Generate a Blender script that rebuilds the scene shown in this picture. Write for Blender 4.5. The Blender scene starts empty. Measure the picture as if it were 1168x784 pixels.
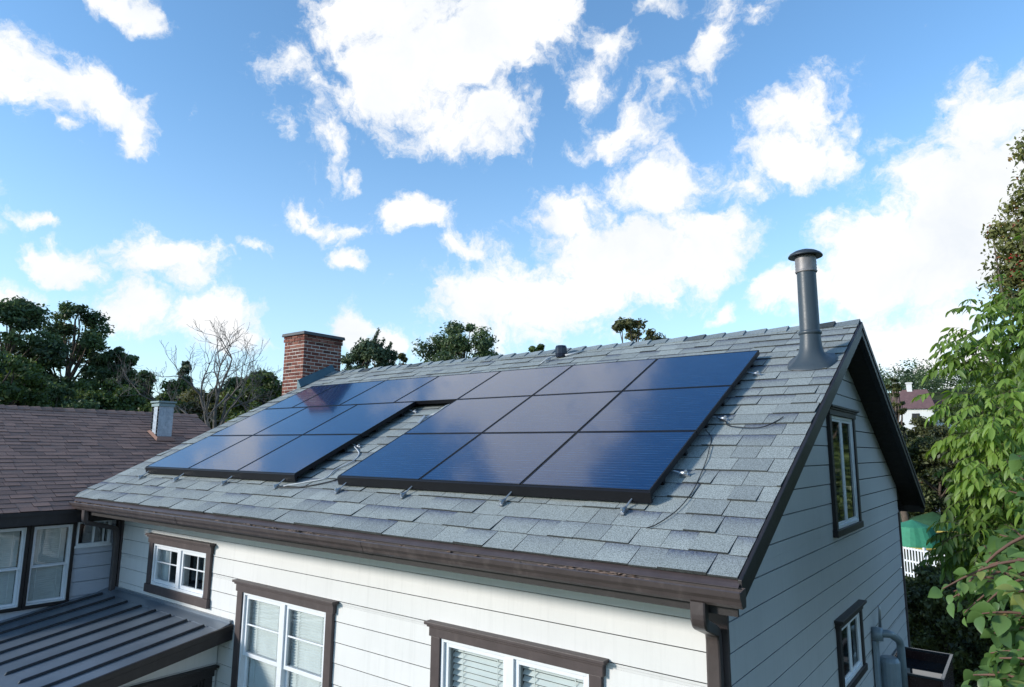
import bpy, math, random
import numpy as np
from mathutils import Vector, Matrix, Euler
R_ = math.radians
random.seed(7); rng = np.random.default_rng(11)
scene = bpy.context.scene
col = scene.collection

# ------------------------------------------------------------------ camera
YAW, PITCH, ROLL, FPX = 0.6519, 0.1579, 0.0093, 761.1
CAM = np.array([1.5535, -4.4551, 0.8057])
_f = np.array([-math.sin(YAW)*math.cos(PITCH), math.cos(YAW)*math.cos(PITCH), math.sin(PITCH)])
_r0 = np.array([math.cos(YAW), math.sin(YAW), 0.0]); _u0 = np.cross(_r0, _f)
_r = _r0*math.cos(ROLL)+_u0*math.sin(ROLL); _u = -_r0*math.sin(ROLL)+_u0*math.cos(ROLL)
cd = bpy.data.cameras.new('camera'); cam = bpy.data.objects.new('camera', cd); col.objects.link(cam)
cd.sensor_fit = 'HORIZONTAL'; cd.sensor_width = 36; cd.lens = 36*FPX/1168
cd.clip_start = 0.05; cd.clip_end = 3000
cam.matrix_world = Matrix([[_r[i], _u[i], -_f[i], CAM[i]] for i in range(3)]+[[0, 0, 0, 1]])
scene.camera = cam

# ------------------------------------------------------------------ light
SUN = Vector((-0.56, -0.80, 0.315)).normalized()          # direction towards the sun
sun_el = math.asin(SUN.z); sun_az = math.atan2(SUN.x, SUN.y)
sd = bpy.data.lights.new('sun', 'SUN'); sd.energy = 2.85; sd.angle = R_(7.0); sd.color = (1.0, 0.94, 0.86)
so = bpy.data.objects.new('sun', sd); col.objects.link(so)
so.rotation_euler = SUN.to_track_quat('Z', 'Y').to_euler()
scene.view_settings.view_transform = 'Standard'; scene.view_settings.look = 'None'
scene.view_settings.exposure = 0.50; scene.view_settings.gamma = 1.0; scene.view_settings.use_curve_mapping = False

def direction(px, py):
    d = _f+_r*(px-584)/FPX-_u*(py-392)/FPX
    return d/np.linalg.norm(d)

# ------------------------------------------------------------------ world: sky and clouds (all by world direction)
world = bpy.data.worlds.new('World'); scene.world = world; world.use_nodes = True
nt = world.node_tree; nt.nodes.clear(); L = nt.links
def W(t, **k):
    n = nt.nodes.new(t)
    for a, b in k.items(): setattr(n, a, b)
    return n
def wmath(op, a, b=None, c=None, clamp=False):
    n = W('ShaderNodeMath', operation=op, use_clamp=clamp)
    for i, v in enumerate((a, b, c)):
        if v is None: continue
        if isinstance(v, (int, float)): n.inputs[i].default_value = v
        else: L.new(v, n.inputs[i])
    return n.outputs[0]
tc = W('ShaderNodeTexCoord'); D = tc.outputs['Generated']
sky = W('ShaderNodeTexSky', sky_type='NISHITA'); sky.sun_disc = False
sky.sun_elevation = sun_el; sky.sun_rotation = sun_az
sky.altitude = 0; sky.air_density = 1.0; sky.dust_density = 0.3; sky.ozone_density = 2.0
# warp the direction a little so that the cloud outlines are ragged
nz = W('ShaderNodeTexNoise'); nz.inputs['Scale'].default_value = 6.5; nz.inputs['Detail'].default_value = 7; nz.inputs['Roughness'].default_value = 0.58
L.new(D, nz.inputs['Vector'])
vs = W('ShaderNodeVectorMath', operation='SUBTRACT'); L.new(nz.outputs['Color'], vs.inputs[0]); vs.inputs[1].default_value = (.5, .5, .5)
vm = W('ShaderNodeVectorMath', operation='MULTIPLY_ADD'); L.new(vs.outputs[0], vm.inputs[0]); vm.inputs[1].default_value = (.15, .15, .15); L.new(D, vm.inputs[2])
DW = vm.outputs[0]
# clouds: azimuth/elevation via reference bearing, angular half sizes, tilt, weight
CL = [(505,70,150,78,-.35,1.35),(440,15,95,60,0,1.2),(590,22,90,62,0,1.2),(545,140,72,48,.2,1.1),(690,62,34,40,.5,.7),(670,95,45,26,.6,.55),
 (455,-60,130,75,0,1.3),(330,-20,0.1,0.1,0,.1),(560,-70,90,40,0,1.0),(470,-140,150,50,.1,.9),
 (45,82,75,40,.25,1.1),(105,105,72,38,.35,1.15),(150,150,22,42,.1,.9),(10,95,40,45,0,1.0),(62,146,12,8,0,.6),
 (165,12,48,24,.35,1.0),(130,-15,40,20,.3,.8),(50,298,62,28,.1,1.2),(30,243,34,10,.1,.75),
 (185,300,64,34,.05,1.1),(215,325,36,26,0,1.0),(160,352,52,34,0,1.0),(235,370,70,34,0,1.1),(130,370,40,22,0,.8),(285,380,30,14,0,.7),
 (475,242,52,28,-.2,1.15),(525,290,42,20,.1,.85),(402,300,24,13,0,1.0),(372,255,40,16,.3,.8),(300,293,24,8,.2,.6),
 (372,165,42,34,.3,.66),(335,60,26,34,0,.6),(360,95,30,18,.6,.6),(325,165,14,20,-.5,.5),(420,205,12,10,0,.5),(400,376,19,30,0,1.0),
 (700,285,100,62,0,1.25),(595,348,140,58,-.1,1.3),(790,290,78,46,0,1.2),(745,225,58,48,.2,1.0),(560,365,70,34,-.1,1.1),(650,240,60,26,-.3,.8),(690,330,110,40,0,1.1),
 (718,145,62,34,-.35,.8),(765,112,26,26,0,.6),(815,52,30,60,.25,.95),(862,18,30,20,-.5,.7),(745,5,22,12,0,.6),
 (915,135,66,44,-.5,.95),(905,185,66,36,.2,1.05),(840,215,34,22,0,.6),(955,155,44,22,-.3,.6),
 (1110,235,125,82,-.35,1.4),(1130,140,78,54,-.3,1.15),(1000,292,130,62,-.15,1.35),(1080,290,125,62,0,1.3),(915,325,66,36,0,1.15),(1175,220,80,80,0,1.3),(1060,215,60,45,-.5,1.0),
 (1045,368,110,40,0,1.1),(980,390,90,36,0,.9),(1120,400,90,36,0,.8),(825,353,26,12,-.5,.6),(1085,120,30,14,-.5,.6),(1020,160,20,18,0,.35),
 (440,395,40,24,0,.7),(520,400,80,18,0,.7),(50,365,60,10,0,.35),
 (1290,180,150,120,0,1.2),(1400,60,180,90,.3,1.1),(-160,200,110,60,.1,.9),(-260,60,120,90,0,1.1),(-80,330,120,30,0,.9)]
acc = None
for (px, py, rx, ry, tilt, wt) in CL:
    if rx < 1: continue
    c = Vector(direction(px, py)); e1 = Vector((0, 0, 1)).cross(c).normalized()*-1; e2 = c.cross(e1)*-1
    if e2.z < 0: e2 = -e2
    t = -tilt
    a1 = e1*math.cos(t)+e2*math.sin(t); a2 = -e1*math.sin(t)+e2*math.cos(t)
    a3 = a1.cross(a2)
    m = Matrix((a1, a2, a3)).transposed()
    k = 1/math.hypot(1, math.hypot(px-584, py-392)/FPX)
    mp = W('ShaderNodeMapping', vector_type='TEXTURE')
    mp.inputs['Location'].default_value = c; mp.inputs['Rotation'].default_value = m.to_euler()
    mp.inputs['Scale'].default_value = (1.04*rx/FPX*k, 1.06*ry/FPX*k, .35)
    L.new(DW, mp.inputs['Vector'])
    ln = W('ShaderNodeVectorMath', operation='LENGTH'); L.new(mp.outputs[0], ln.inputs[0])
    v = wmath('MULTIPLY_ADD', ln.outputs['Value'], -wt*1.0, wt)         # wt*(1-len)
    v = wmath('MAXIMUM', v, -.5)
    acc = v if acc is None else wmath('SMOOTH_MAX', acc, v, .14)
# an even scatter of cumulus for the parts of the sky behind and above
n2 = W('ShaderNodeTexNoise'); n2.inputs['Scale'].default_value = 2.6; n2.inputs['Detail'].default_value = 5; L.new(D, n2.inputs['Vector'])
bk = wmath('MULTIPLY_ADD', n2.outputs['Fac'], 3.2, -1.95)
dt = W('ShaderNodeVectorMath', operation='DOT_PRODUCT'); L.new(D, dt.inputs[0]); dt.inputs[1].default_value = tuple(_f)
beh = wmath('MULTIPLY_ADD', dt.outputs['Value'], -3.0, 1.3, clamp=True)
bk = wmath('MULTIPLY', bk, beh)
acc = wmath('MAXIMUM', acc, wmath('ADD', bk, wmath('MULTIPLY_ADD', beh, .5, -.5)))
n3 = W('ShaderNodeTexNoise'); n3.inputs['Scale'].default_value = 17; n3.inputs['Detail'].default_value = 9; n3.inputs['Roughness'].default_value = 0.66
L.new(DW, n3.inputs['Vector'])
fb = wmath('MULTIPLY_ADD', n3.outputs['Fac'], 2.5, -1.25)
dens = wmath('ADD', acc, fb)
mask = W('ShaderNodeMapRange', interpolation_type='SMOOTHSTEP'); L.new(dens, mask.inputs['Value'])
mask.inputs['From Min'].default_value = -.04; mask.inputs['From Max'].default_value = .66
# cloud colour: brilliant body, thin edges and faint blue-grey bellies
n4 = W('ShaderNodeTexNoise'); n4.inputs['Scale'].default_value = 7.5; n4.inputs['Detail'].default_value = 7; n4.inputs['Roughness'].default_value = .55; L.new(DW, n4.inputs['Vector'])
bel = W('ShaderNodeMapRange'); L.new(n4.outputs['Fac'], bel.inputs['Value']); bel.inputs['From Min'].default_value = .44; bel.inputs['From Max'].default_value = .78
ccol = W('ShaderNodeMix', data_type='RGBA'); L.new(bel.outputs[0], ccol.inputs['Factor'])
ccol.inputs['A'].default_value = (5.0, 5.03, 5.06, 1); ccol.inputs['B'].default_value = (4.05, 4.3, 4.6, 1)
tint = W('ShaderNodeMix', data_type='RGBA', blend_type='MULTIPLY'); tint.inputs['Factor'].default_value = 1
L.new(sky.outputs[0], tint.inputs['A']); tint.inputs['B'].default_value = (.98, 1.26, 1.40, 1)
mx = W('ShaderNodeMix', data_type='RGBA'); L.new(mask.outputs[0], mx.inputs['Factor'])
sep = W('ShaderNodeSeparateXYZ'); L.new(D, sep.inputs[0])
veil = wmath('POWER', wmath('SUBTRACT', 1.0, wmath('MULTIPLY', sep.outputs['Z'], 1.9, clamp=True), clamp=True), 2.0)
hz = W('ShaderNodeMix', data_type='RGBA'); L.new(wmath('MULTIPLY', veil, .72), hz.inputs['Factor']); L.new(tint.outputs['Result'], hz.inputs['A']); hz.inputs['B'].default_value = (3.6, 4.2, 4.75, 1)
L.new(hz.outputs['Result'], mx.inputs['A']); L.new(ccol.outputs['Result'], mx.inputs['B'])
bg = W('ShaderNodeBackground'); bg.inputs['Strength'].default_value = .15; L.new(mx.outputs['Result'], bg.inputs['Color'])
wo = W('ShaderNodeOutputWorld'); L.new(bg.outputs[0], wo.inputs[0])

# ------------------------------------------------------------------ helpers
def at(px, py, dist):
    """world point seen along a bearing, dist metres away horizontally"""
    d = direction(px, py); return CAM+d*(dist/math.hypot(d[0], d[1]))
def S(o, label=None, cat=None, group=None, kind=None):
    if label: o['label'] = label
    if cat: o['category'] = cat
    if group: o['group'] = group
    if kind: o['kind'] = kind
    return o
def empty(name, loc=(0, 0, 0), rot=(0, 0, 0)):
    o = bpy.data.objects.new(name, None); o.location = loc; o.rotation_euler = rot; o.empty_display_size = .2
    col.objects.link(o); return o
def child(o, parent):
    """parent while keeping world placement (the parent is unscaled)"""
    o.parent = parent
    m = Matrix.Translation(parent.location) @ parent.rotation_euler.to_matrix().to_4x4()
    if parent.parent is None: o.matrix_parent_inverse = m.inverted()
    else: o.matrix_parent_inverse = pworld(parent).inverted()
def pworld(o):
    m = Matrix.Translation(o.location) @ o.rotation_euler.to_matrix().to_4x4()
    if o.parent is None: return m
    return pworld(o.parent) @ o.matrix_parent_inverse @ m
class MB:
    def __init__(s): s.v = []; s.f = []; s.a = []; s.b = []; s.tone = 0.5
    def face(s, pts, tone=None, blend=None):
        i = len(s.v); s.v += [tuple(p) for p in pts]; s.f.append(tuple(range(i, i+len(pts))))
        s.a.append(s.tone if tone is None else tone); s.b += list(blend) if blend else [0]*len(pts)
    def hexa(s, p, tone=None, blend=None, edge=None):
        i = len(s.v); s.v += [tuple(q) for q in p]; s.b += list(blend) if blend else [0]*8
        for q in ((0, 3, 2, 1), (4, 5, 6, 7), (0, 1, 5, 4), (1, 2, 6, 5), (2, 3, 7, 6), (3, 0, 4, 7)):
            s.f.append(tuple(i+k for k in q)); s.a.append((s.tone if tone is None else tone) if (edge is None or q == (4, 5, 6, 7)) else edge)
    def box(s, x0, x1, y0, y1, z0, z1, tone=None):
        s.hexa([(x0, y0, z0), (x1, y0, z0), (x1, y1, z0), (x0, y1, z0), (x0, y0, z1), (x1, y0, z1), (x1, y1, z1), (x0, y1, z1)], tone)
    def obox(s, fr, a, b, tone=None):
        """box in a frame fr=(O,U,V,N); a,b = (u,v,n) corners"""
        O, U, V, N = fr
        P = lambda u, v, n: O+U*u+V*v+N*n
        s.hexa([P(a[0], a[1], a[2]), P(b[0], a[1], a[2]), P(b[0], b[1], a[2]), P(a[0], b[1], a[2]),
                P(a[0], a[1], b[2]), P(b[0], a[1], b[2]), P(b[0], b[1], b[2]), P(a[0], b[1], b[2])], tone)
    def tube(s, pts, rad, n=8, cap=True, tone=None, sx=1.0):
        pts = [Vector(p) for p in pts]
        if not hasattr(rad, '__len__'): rad = [rad]*len(pts)
        i0 = len(s.v); up = None
        for k, p in enumerate(pts):
            d = (pts[min(k+1, len(pts)-1)]-pts[max(k-1, 0)]).normalized()
            if up is None: up = Vector((0, 0, 1)) if abs(d.z) < .9 else Vector((1, 0, 0))
            a = d.cross(up)
            if a.length < 1e-4: a = d.orthogonal()
            a.normalize(); b = d.cross(a).normalized(); up = -b if (-b).dot(up) > 0 else b
            b = a.cross(d)
            for j in range(n):
                t = 2*math.pi*(j+.5)/n
                s.v.append(tuple(p+a*math.cos(t)*rad[k]*sx+b*math.sin(t)*rad[k])); s.b.append(0)
        for k in range(len(pts)-1):
            for j in range(n):
                j2 = (j+1) % n
                s.f.append((i0+k*n+j, i0+k*n+j2, i0+(k+1)*n+j2, i0+(k+1)*n+j)); s.a.append(s.tone if tone is None else tone)
        if cap:
            for k in (0, len(pts)-1):
                s.f.append(tuple(i0+k*n+j for j in range(n))); s.a.append(s.tone if tone is None else tone)
    def lathe(s, c, prof, n=28, ax=None, tone=None):
        """prof: list of (radius, height)"""
        c = Vector(c); i0 = len(s.v)
        for r, h in prof:
            for j in range(n):
                t = 2*math.pi*j/n; s.v.append((c.x+r*math.cos(t), c.y+r*math.sin(t), c.z+h)); s.b.append(0)
        for k in range(len(prof)-1):
            for j in range(n):
                j2 = (j+1) % n
                s.f.append((i0+k*n+j, i0+k*n+j2, i0+(k+1)*n+j2, i0+(k+1)*n+j)); s.a.append(s.tone if tone is None else tone)
    def extrude(s, prof, x0, x1, fn=None, tone=None):
        """closed profile of (y,z) swept along x"""
        n = len(prof); i = len(s.v)
        for x in (x0, x1):
            for (y, z) in prof: s.v.append((x, y, z)); s.b.append(0)
        for k in range(n):
            k2 = (k+1) % n; s.f.append((i+k, i+k2, i+n+k2, i+n+k)); s.a.append(s.tone if tone is None else tone)
        s.f.append(tuple(i+k for k in range(n))); s.f.append(tuple(i+n+k for k in range(n-1, -1, -1))); s.a += [s.tone]*2
    def build(s, name, mat, parent=None, smooth=False, bevel=0, kind=None):
        me = bpy.data.meshes.new(name); me.from_pydata(s.v, [], s.f); me.update()
        a = me.attributes.new('tone', 'FLOAT', 'FACE'); a.data.foreach_set('value', np.array(s.a, dtype=np.float32))
        b = me.attributes.new('blend', 'FLOAT', 'POINT'); b.data.foreach_set('value', np.array(s.b, dtype=np.float32))
        me.materials.append(mat)
        bm_fix(me)
        if smooth: me.polygons.foreach_set('use_smooth', [True]*len(me.polygons))
        o = bpy.data.objects.new(name, me); col.objects.link(o)
        if bevel:
            m = o.modifiers.new('bevel', 'BEVEL'); m.width = bevel; m.segments = 2; m.limit_method = 'ANGLE'
        if parent is not None: child(o, parent)
        if kind: o['kind'] = kind
        return o
import bmesh
def bm_fix(me):
    bm = bmesh.new(); bm.from_mesh(me); bmesh.ops.recalc_face_normals(bm, faces=bm.faces); bm.to_mesh(me); bm.free()
def np_mesh(name, V, F, tone, mat, parent=None, smooth=False):
    """V (n,3), F (m,k) same-size faces, tone per face"""
    me = bpy.data.meshes.new(name); n, m, k = len(V), len(F), F.shape[1]
    me.vertices.add(n); me.vertices.foreach_set('co', V.astype(np.float32).ravel())
    me.loops.add(m*k); me.loops.foreach_set('vertex_index', F.astype(np.int32).ravel())
    me.polygons.add(m); me.polygons.foreach_set('loop_start', np.arange(0, m*k, k, dtype=np.int32)); me.polygons.foreach_set('loop_total', np.full(m, k, dtype=np.int32))
    me.update(calc_edges=True); me.validate()
    a = me.attributes.new('tone', 'FLOAT', 'FACE'); a.data.foreach_set('value', tone.astype(np.float32))
    me.materials.append(mat)
    if smooth: me.polygons.foreach_set('use_smooth', [True]*m)
    o = bpy.data.objects.new(name, me); col.objects.link(o)
    if parent is not None: child(o, parent)
    return o

# ------------------------------------------------------------------ materials
class Mat:
    def __init__(s, name, rough=.6, metal=0, spec=.5):
        s.m = bpy.data.materials.new(name); s.m.use_nodes = True; s.t = s.m.node_tree; s.p = s.t.nodes['Principled BSDF']
        s.p.inputs['Roughness'].default_value = rough; s.p.inputs['Metallic'].default_value = metal; s.p.inputs['Specular IOR Level'].default_value = spec
    def n(s, t, **k):
        q = s.t.nodes.new(t)
        for a, b in k.items():
            if a in q.inputs: q.inputs[a].default_value = b
            else: setattr(q, a, b)
        return q
    def l(s, a, b): s.t.links.new(a, b)
    def coord(s, scale=(1, 1, 1)):
        g = s.n('ShaderNodeNewGeometry'); m = s.n('ShaderNodeMapping'); m.inputs['Scale'].default_value = scale
        s.l(g.outputs['Position'], m.inputs[0]); return m.outputs[0]
    def ocoord(s, scale=(1, 1, 1)):
        g = s.n('ShaderNodeTexCoord'); m = s.n('ShaderNodeMapping'); m.inputs['Scale'].default_value = scale
        s.l(g.outputs['Object'], m.inputs[0]); return m.outputs[0]
    def noise(s, vec, sc, det=4, ro=.55):
        q = s.n('ShaderNodeTexNoise', Scale=sc, Detail=det, Roughness=ro); s.l(vec, q.inputs['Vector']); return q.outputs['Fac']
    def ramp(s, fac, stops):
        q = s.n('ShaderNodeValToRGB'); e = q.color_ramp.elements
        while len(e) < len(stops): e.new(.5)
        for i, (p, c) in enumerate(stops): e[i].position = p; e[i].color = (*c, 1)
        s.l(fac, q.inputs[0]); return q.outputs[0]
    def math(s, op, a, b=None, c=None, clamp=False):
        q = s.n('ShaderNodeMath', operation=op, use_clamp=clamp)
        for i, v in enumerate((a, b, c)):
            if v is None: continue
            if isinstance(v, (int, float)): q.inputs[i].default_value = v
            else: s.l(v, q.inputs[i])
        return q.outputs[0]
    def mix(s, fac, a, b, bt='MIX'):
        q = s.n('ShaderNodeMix', data_type='RGBA', blend_type=bt)
        for nm, v in (('Factor', fac), ('A', a), ('B', b)):
            i = [x for x in q.inputs if x.name == nm and (x.type == 'RGBA' or (nm == 'Factor' and x.type == 'VALUE'))][0]
            if isinstance(v, (int, float)): i.default_value = v
            elif isinstance(v, tuple): i.default_value = (*v, 1)
            else: s.l(v, i)
        return [x for x in q.outputs if x.type == 'RGBA'][0]
    def attr(s, nm):
        q = s.n('ShaderNodeAttribute', attribute_name=nm); return q.outputs['Fac']
    def bump(s, h, strength=.3, dist=.01):
        q = s.n('ShaderNodeBump', Strength=strength, Distance=dist); s.l(h, q.inputs['Height']); s.l(q.outputs[0], s.p.inputs['Normal'])
    def base(s, c):
        if isinstance(c, tuple): s.p.inputs['Base Color'].default_value = (*c, 1)
        else: s.l(c, s.p.inputs['Base Color'])
    def rough(s, v): s.l(v, s.p.inputs['Roughness'])

def paint(name, c, var=.25, rough=.55, metal=0, scale=6, grime=.35, grc=(.06, .05, .04), spec=.4, bumps=.15):
    m = Mat(name, rough, metal, spec); P = m.coord()
    a = m.noise(P, scale, 6, .6); b = m.noise(P, scale*9, 3)
    lo = tuple(x*(1-var) for x in c); hi = tuple(min(1, x*(1+var)) for x in c)
    cc = m.ramp(a, [(.25, lo), (.75, hi)])
    g = m.noise(m.coord((1, 1, .35)), scale*1.7, 7, .7)
    gf = m.math('MULTIPLY', m.ramp(g, [(.52, (0, 0, 0)), (.78, (1, 1, 1))]), grime)
    m.base(m.mix(gf, cc, grc)); m.bump(b, bumps, .004)
    m.rough(m.math('MULTIPLY_ADD', b, .2, rough-.1)); return m.m

# siding: long painted boards, faint vertical weathering, lap shadow lines coloured into the joints
def siding_mat(name, c):
    m = Mat(name, .55, 0, .35); P = m.coord()
    big = m.noise(P, .9, 5, .6); st = m.noise(m.coord((9, 9, .55)), 2.2, 6, .7); fine = m.noise(m.coord((1, 1, .12)), 60, 3)
    c0 = m.ramp(big, [(.3, tuple(x*.93 for x in c)), (.7, tuple(x*1.03 for x in c))])
    c1 = m.mix(m.math('MULTIPLY', m.ramp(st, [(.5, (0, 0, 0)), (.8, (1, 1, 1))]), .28), c0, (c[0]*.62, c[1]*.63, c[2]*.62))
    tn = m.attr('tone'); c2 = m.mix(m.math('MULTIPLY', m.math('MINIMUM', tn, 1.0), .12), c1, (c[0]*.72, c[1]*.74, c[2]*.76))
    sp = m.noise(P, 34, 4, .7); c3 = m.mix(m.math('MULTIPLY', m.ramp(sp, [(.66, (0, 0, 0)), (.76, (1, 1, 1))]), .18), c2, (.2, .19, .17))
    c3 = m.mix(m.math('GREATER_THAN', tn, 2.0), c3, (.07, .068, .066)); m.base(c3); m.bump(fine, .25, .004); return m.m  # joint backing goes near black to draw the shadow under each lap
M = {}
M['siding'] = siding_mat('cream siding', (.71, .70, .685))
M['siding_side'] = siding_mat('pale grey siding', (.47, .475, .48))  # front wall paint, darkened so the gable looks shaded
M['siding_wing'] = siding_mat('pale blue grey siding', (.50, .53, .60))  # same siding paint with the bluish shade put into its colour
M['brown'] = paint('brown painted wood', (.066, .050, .050), .18, .5, grime=.25, grc=(.16, .13, .12))
M['gutter'] = paint('brown aluminium gutter', (.062, .049, .048), .2, .38, grime=.35, grc=(.2, .165, .15), spec=.5)
M['dark_brown'] = paint('dark brown fascia', (.018, .015, .016), .2, .5, grime=.25, grc=(.08, .065, .06))
M['soffit'] = paint('dark soffit boards', (.030, .024, .023), .2, .7, grime=.2)
M['white'] = paint('white vinyl', (.74, .76, .79), .05, .35, grime=.18, grc=(.35, .34, .33), spec=.5)
M['blind'] = paint('off white blind slats', (.80, .80, .77), .06, .5, grime=.05)
M['drape'] = paint('white lace curtain', (.66, .68, .68), .12, .8, grime=.05)
M['inside'] = paint('dim room interior', (.03, .032, .035), .2, .9, grime=0)
M['black'] = paint('black anodised metal', (.004, .0045, .007), .2, .45, grime=0, spec=.3)
M['pipe'] = paint('blue grey painted flue', (.040, .055, .068), .12, .42, grime=.2, grc=(.1, .11, .11))
M['steel'] = paint('galvanised steel', (.42, .44, .46), .2, .38, .75, grime=.35, grc=(.14, .13, .12))
M['rust_steel'] = paint('weathered steel collar', (.20, .19, .19), .3, .5, .35, scale=14, grime=.6, grc=(.13, .08, .06))
M['flash'] = paint('teal grey metal flashing', (.07, .125, .15), .2, .45, .2, grime=.3)
M['grey_box'] = paint('grey utility metal', (.22, .27, .31), .12, .45, .2, grime=.35)
M['cable'] = paint('black cable', (.012, .012, .013), .1, .5, grime=0)
M['cable_grey'] = paint('grey flexible conduit', (.42, .44, .46), .1, .5, grime=.1)
M['stack'] = None
M['concrete'] = paint('concrete', (.30, .29, .28), .15, .9, grime=.3)
M['green_cloth'] = paint('green canvas', (.04, .23, .13), .15, .7, grime=.1)
M['dgreen_cloth'] = paint('dark green canvas', (.03, .09, .04), .15, .7, grime=.1)
M['yellow'] = paint('yellow plastic', (.62, .47, .12), .15, .5, grime=.1)
M['maroon'] = paint('maroon roof tiles', (.15, .085, .085), .2, .8, scale=2)
M['plaster'] = paint('white plaster', (.72, .72, .70), .05, .8, scale=1, grime=.15)
M['pale_roof'] = paint('pale metal roof', (.42, .46, .48), .1, .5, .2)
M['redwall'] = paint('terracotta wall', (.35, .13, .09), .15, .8)

def shingle_mat(name, c, dark, blue, gran=.62, band=.95):
    m = Mat(name, .88, 0, .25); P = m.coord()
    tn = m.attr('tone'); bl = m.attr('blend')
    gr = m.noise(P, 120, 3, .75); g2 = m.noise(P, 45, 4, .7); big = m.noise(P, .8, 5, .6); mid = m.noise(P, 5, 4, .6)
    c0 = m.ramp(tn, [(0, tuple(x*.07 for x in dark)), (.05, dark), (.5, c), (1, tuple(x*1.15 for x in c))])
    c0 = m.mix(m.math('MULTIPLY_ADD', big, .7, -.2, clamp=True), c0, tuple(x*.8 for x in c))
    bf = m.math('MULTIPLY', m.math('POWER', bl, 3.2), m.math('MULTIPLY_ADD', g2, 2.6, -.5, clamp=True))
    c1 = m.mix(m.math('MULTIPLY', bf, band), c0, blue)
    gg = m.ramp(gr, [(.36, (1-gran,)*3), (.5, (1, 1, 1)), (.66, (1+gran*.75,)*3)])
    c2 = m.mix(1.0, c1, gg, 'MULTIPLY')
    sp = m.ramp(m.noise(P, 150, 2), [(.60, (0, 0, 0)), (.68, (1, 1, 1))])
    c3 = m.mix(m.math('MULTIPLY', sp, .45), c2, tuple(x*.35 for x in c))
    ms = m.ramp(mid, [(.56, (0, 0, 0)), (.8, (1, 1, 1))])
    c4 = m.mix(m.math('MULTIPLY', ms, .25), c3, (c[0]*.7, c[1]*.68, c[2]*.6))
    m.base(c4); m.bump(m.math('ADD', gr, g2), .55, .004); return m.m
M['shingle'] = shingle_mat('grey green asphalt shingles', (.29, .315, .302), (.235, .258, .255), (.075, .092, .145))
M['shingle_brown'] = shingle_mat('brown asphalt shingles', (.34, .195, .145), (.23, .14, .11), (.14, .09, .075), .4)
M['ridge'] = shingle_mat('grey ridge shingles', (.235, .27, .28), (.16, .19, .20), (.09, .12, .17))

# bricks
m = Mat('red chimney brick', .85, 0, .2); P = m.coord(); tn = m.attr('tone')
c = m.ramp(tn, [(0, (.07, .028, .022)), (.35, (.145, .048, .036)), (.7, (.19, .065, .045)), (1, (.25, .11, .08))])
sp = m.noise(P, 45, 5, .7); c = m.mix(m.math('MULTIPLY', m.ramp(sp, [(.55, (0, 0, 0)), (.75, (1, 1, 1))]), .35), c, (.08, .05, .045))
ef = m.noise(P, 9, 5, .7); c = m.mix(m.math('MULTIPLY', m.ramp(ef, [(.58, (0, 0, 0)), (.74, (1, 1, 1))]), .4), c, (.42, .34, .30))
m.base(c); m.bump(sp, .6, .006); M['brick'] = m.m
m = Mat('mortar', .95, 0, .1); P = m.coord(); m.base(m.ramp(m.noise(P, 30, 5), [(.3, (.40, .36, .33)), (.7, (.62, .57, .52))])); M['mortar'] = m.m
m = Mat('whitewashed brick stack', .85, 0, .2); P = m.coord(); tn = m.attr('tone')
c = m.ramp(m.noise(P, 12, 6, .7), [(.3, (.30, .35, .40)), (.6, (.50, .55, .60))]); m.base(m.mix(m.math('MULTIPLY', tn, .25), c, (.2, .24, .28))); m.bump(m.noise(P, 50, 4), .5, .006); M['stack'] = m.m

# solar glass: deep blue cells with fine lines running along each panel
m = Mat('dark blue solar glass', .09, 0, .5)
P = m.ocoord((1, 1, 1)); sx = m.n('ShaderNodeSeparateXYZ'); m.l(P, sx.inputs[0])
ystr = m.math('FRACT', m.math('MULTIPLY', sx.outputs['Y'], 1/.0479))
line = m.math('LESS_THAN', ystr, .15)
brk = m.noise(m.ocoord((1.3, 26, 1)), 3.0, 4, .7)
brk = m.ramp(brk, [(.42, (.05,)*3), (.66, (1, 1, 1))])
geo = m.n('ShaderNodeObjectInfo'); rnd = geo.outputs['Random']
cell = m.ramp(m.noise(m.ocoord((3, 60, 1)), 2.0, 3, .6), [(.3, (.0008, .016, .060)), (.7, (.0015, .032, .105))])
c = m.mix(m.math('MULTIPLY', m.math('MULTIPLY', line, brk), .5), cell, (.07, .17, .30))
m.base(c)
m.p.inputs['IOR'].default_value = 1.5; m.p.inputs['Coat Weight'].default_value = .28; m.p.inputs['Coat Roughness'].default_value = .025; m.p.inputs['Coat IOR'].default_value = 1.55
m.p.inputs['Specular Tint'].default_value = (.5, .68, 1, 1)
m.rough(m.math('MULTIPLY_ADD', m.noise(m.ocoord((1, 40, 1)), 4, 3), .10, .06))
m.bump(m.math('ADD', m.noise(m.ocoord((1.2, 55, 1)), 2.0, 3), m.math('MULTIPLY', line, .6)), .14, .002)
M['pv'] = m.m
# standing seam roof
m = Mat('dark grey standing seam metal', .42, .35, .5); m.p.inputs['Coat Weight'].default_value = .6; m.p.inputs['Coat Roughness'].default_value = .32; P = m.coord()
m.base(m.ramp(m.noise(P, 1.5, 5), [(.3, (.13, .165, .205)), (.7, (.18, .215, .26))])); m.rough(m.math('MULTIPLY_ADD', m.noise(P, 3, 5, .6), .25, .32)); m.bump(m.noise(P, 2.2, 3), .25, .03); M['seam'] = m.m
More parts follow.
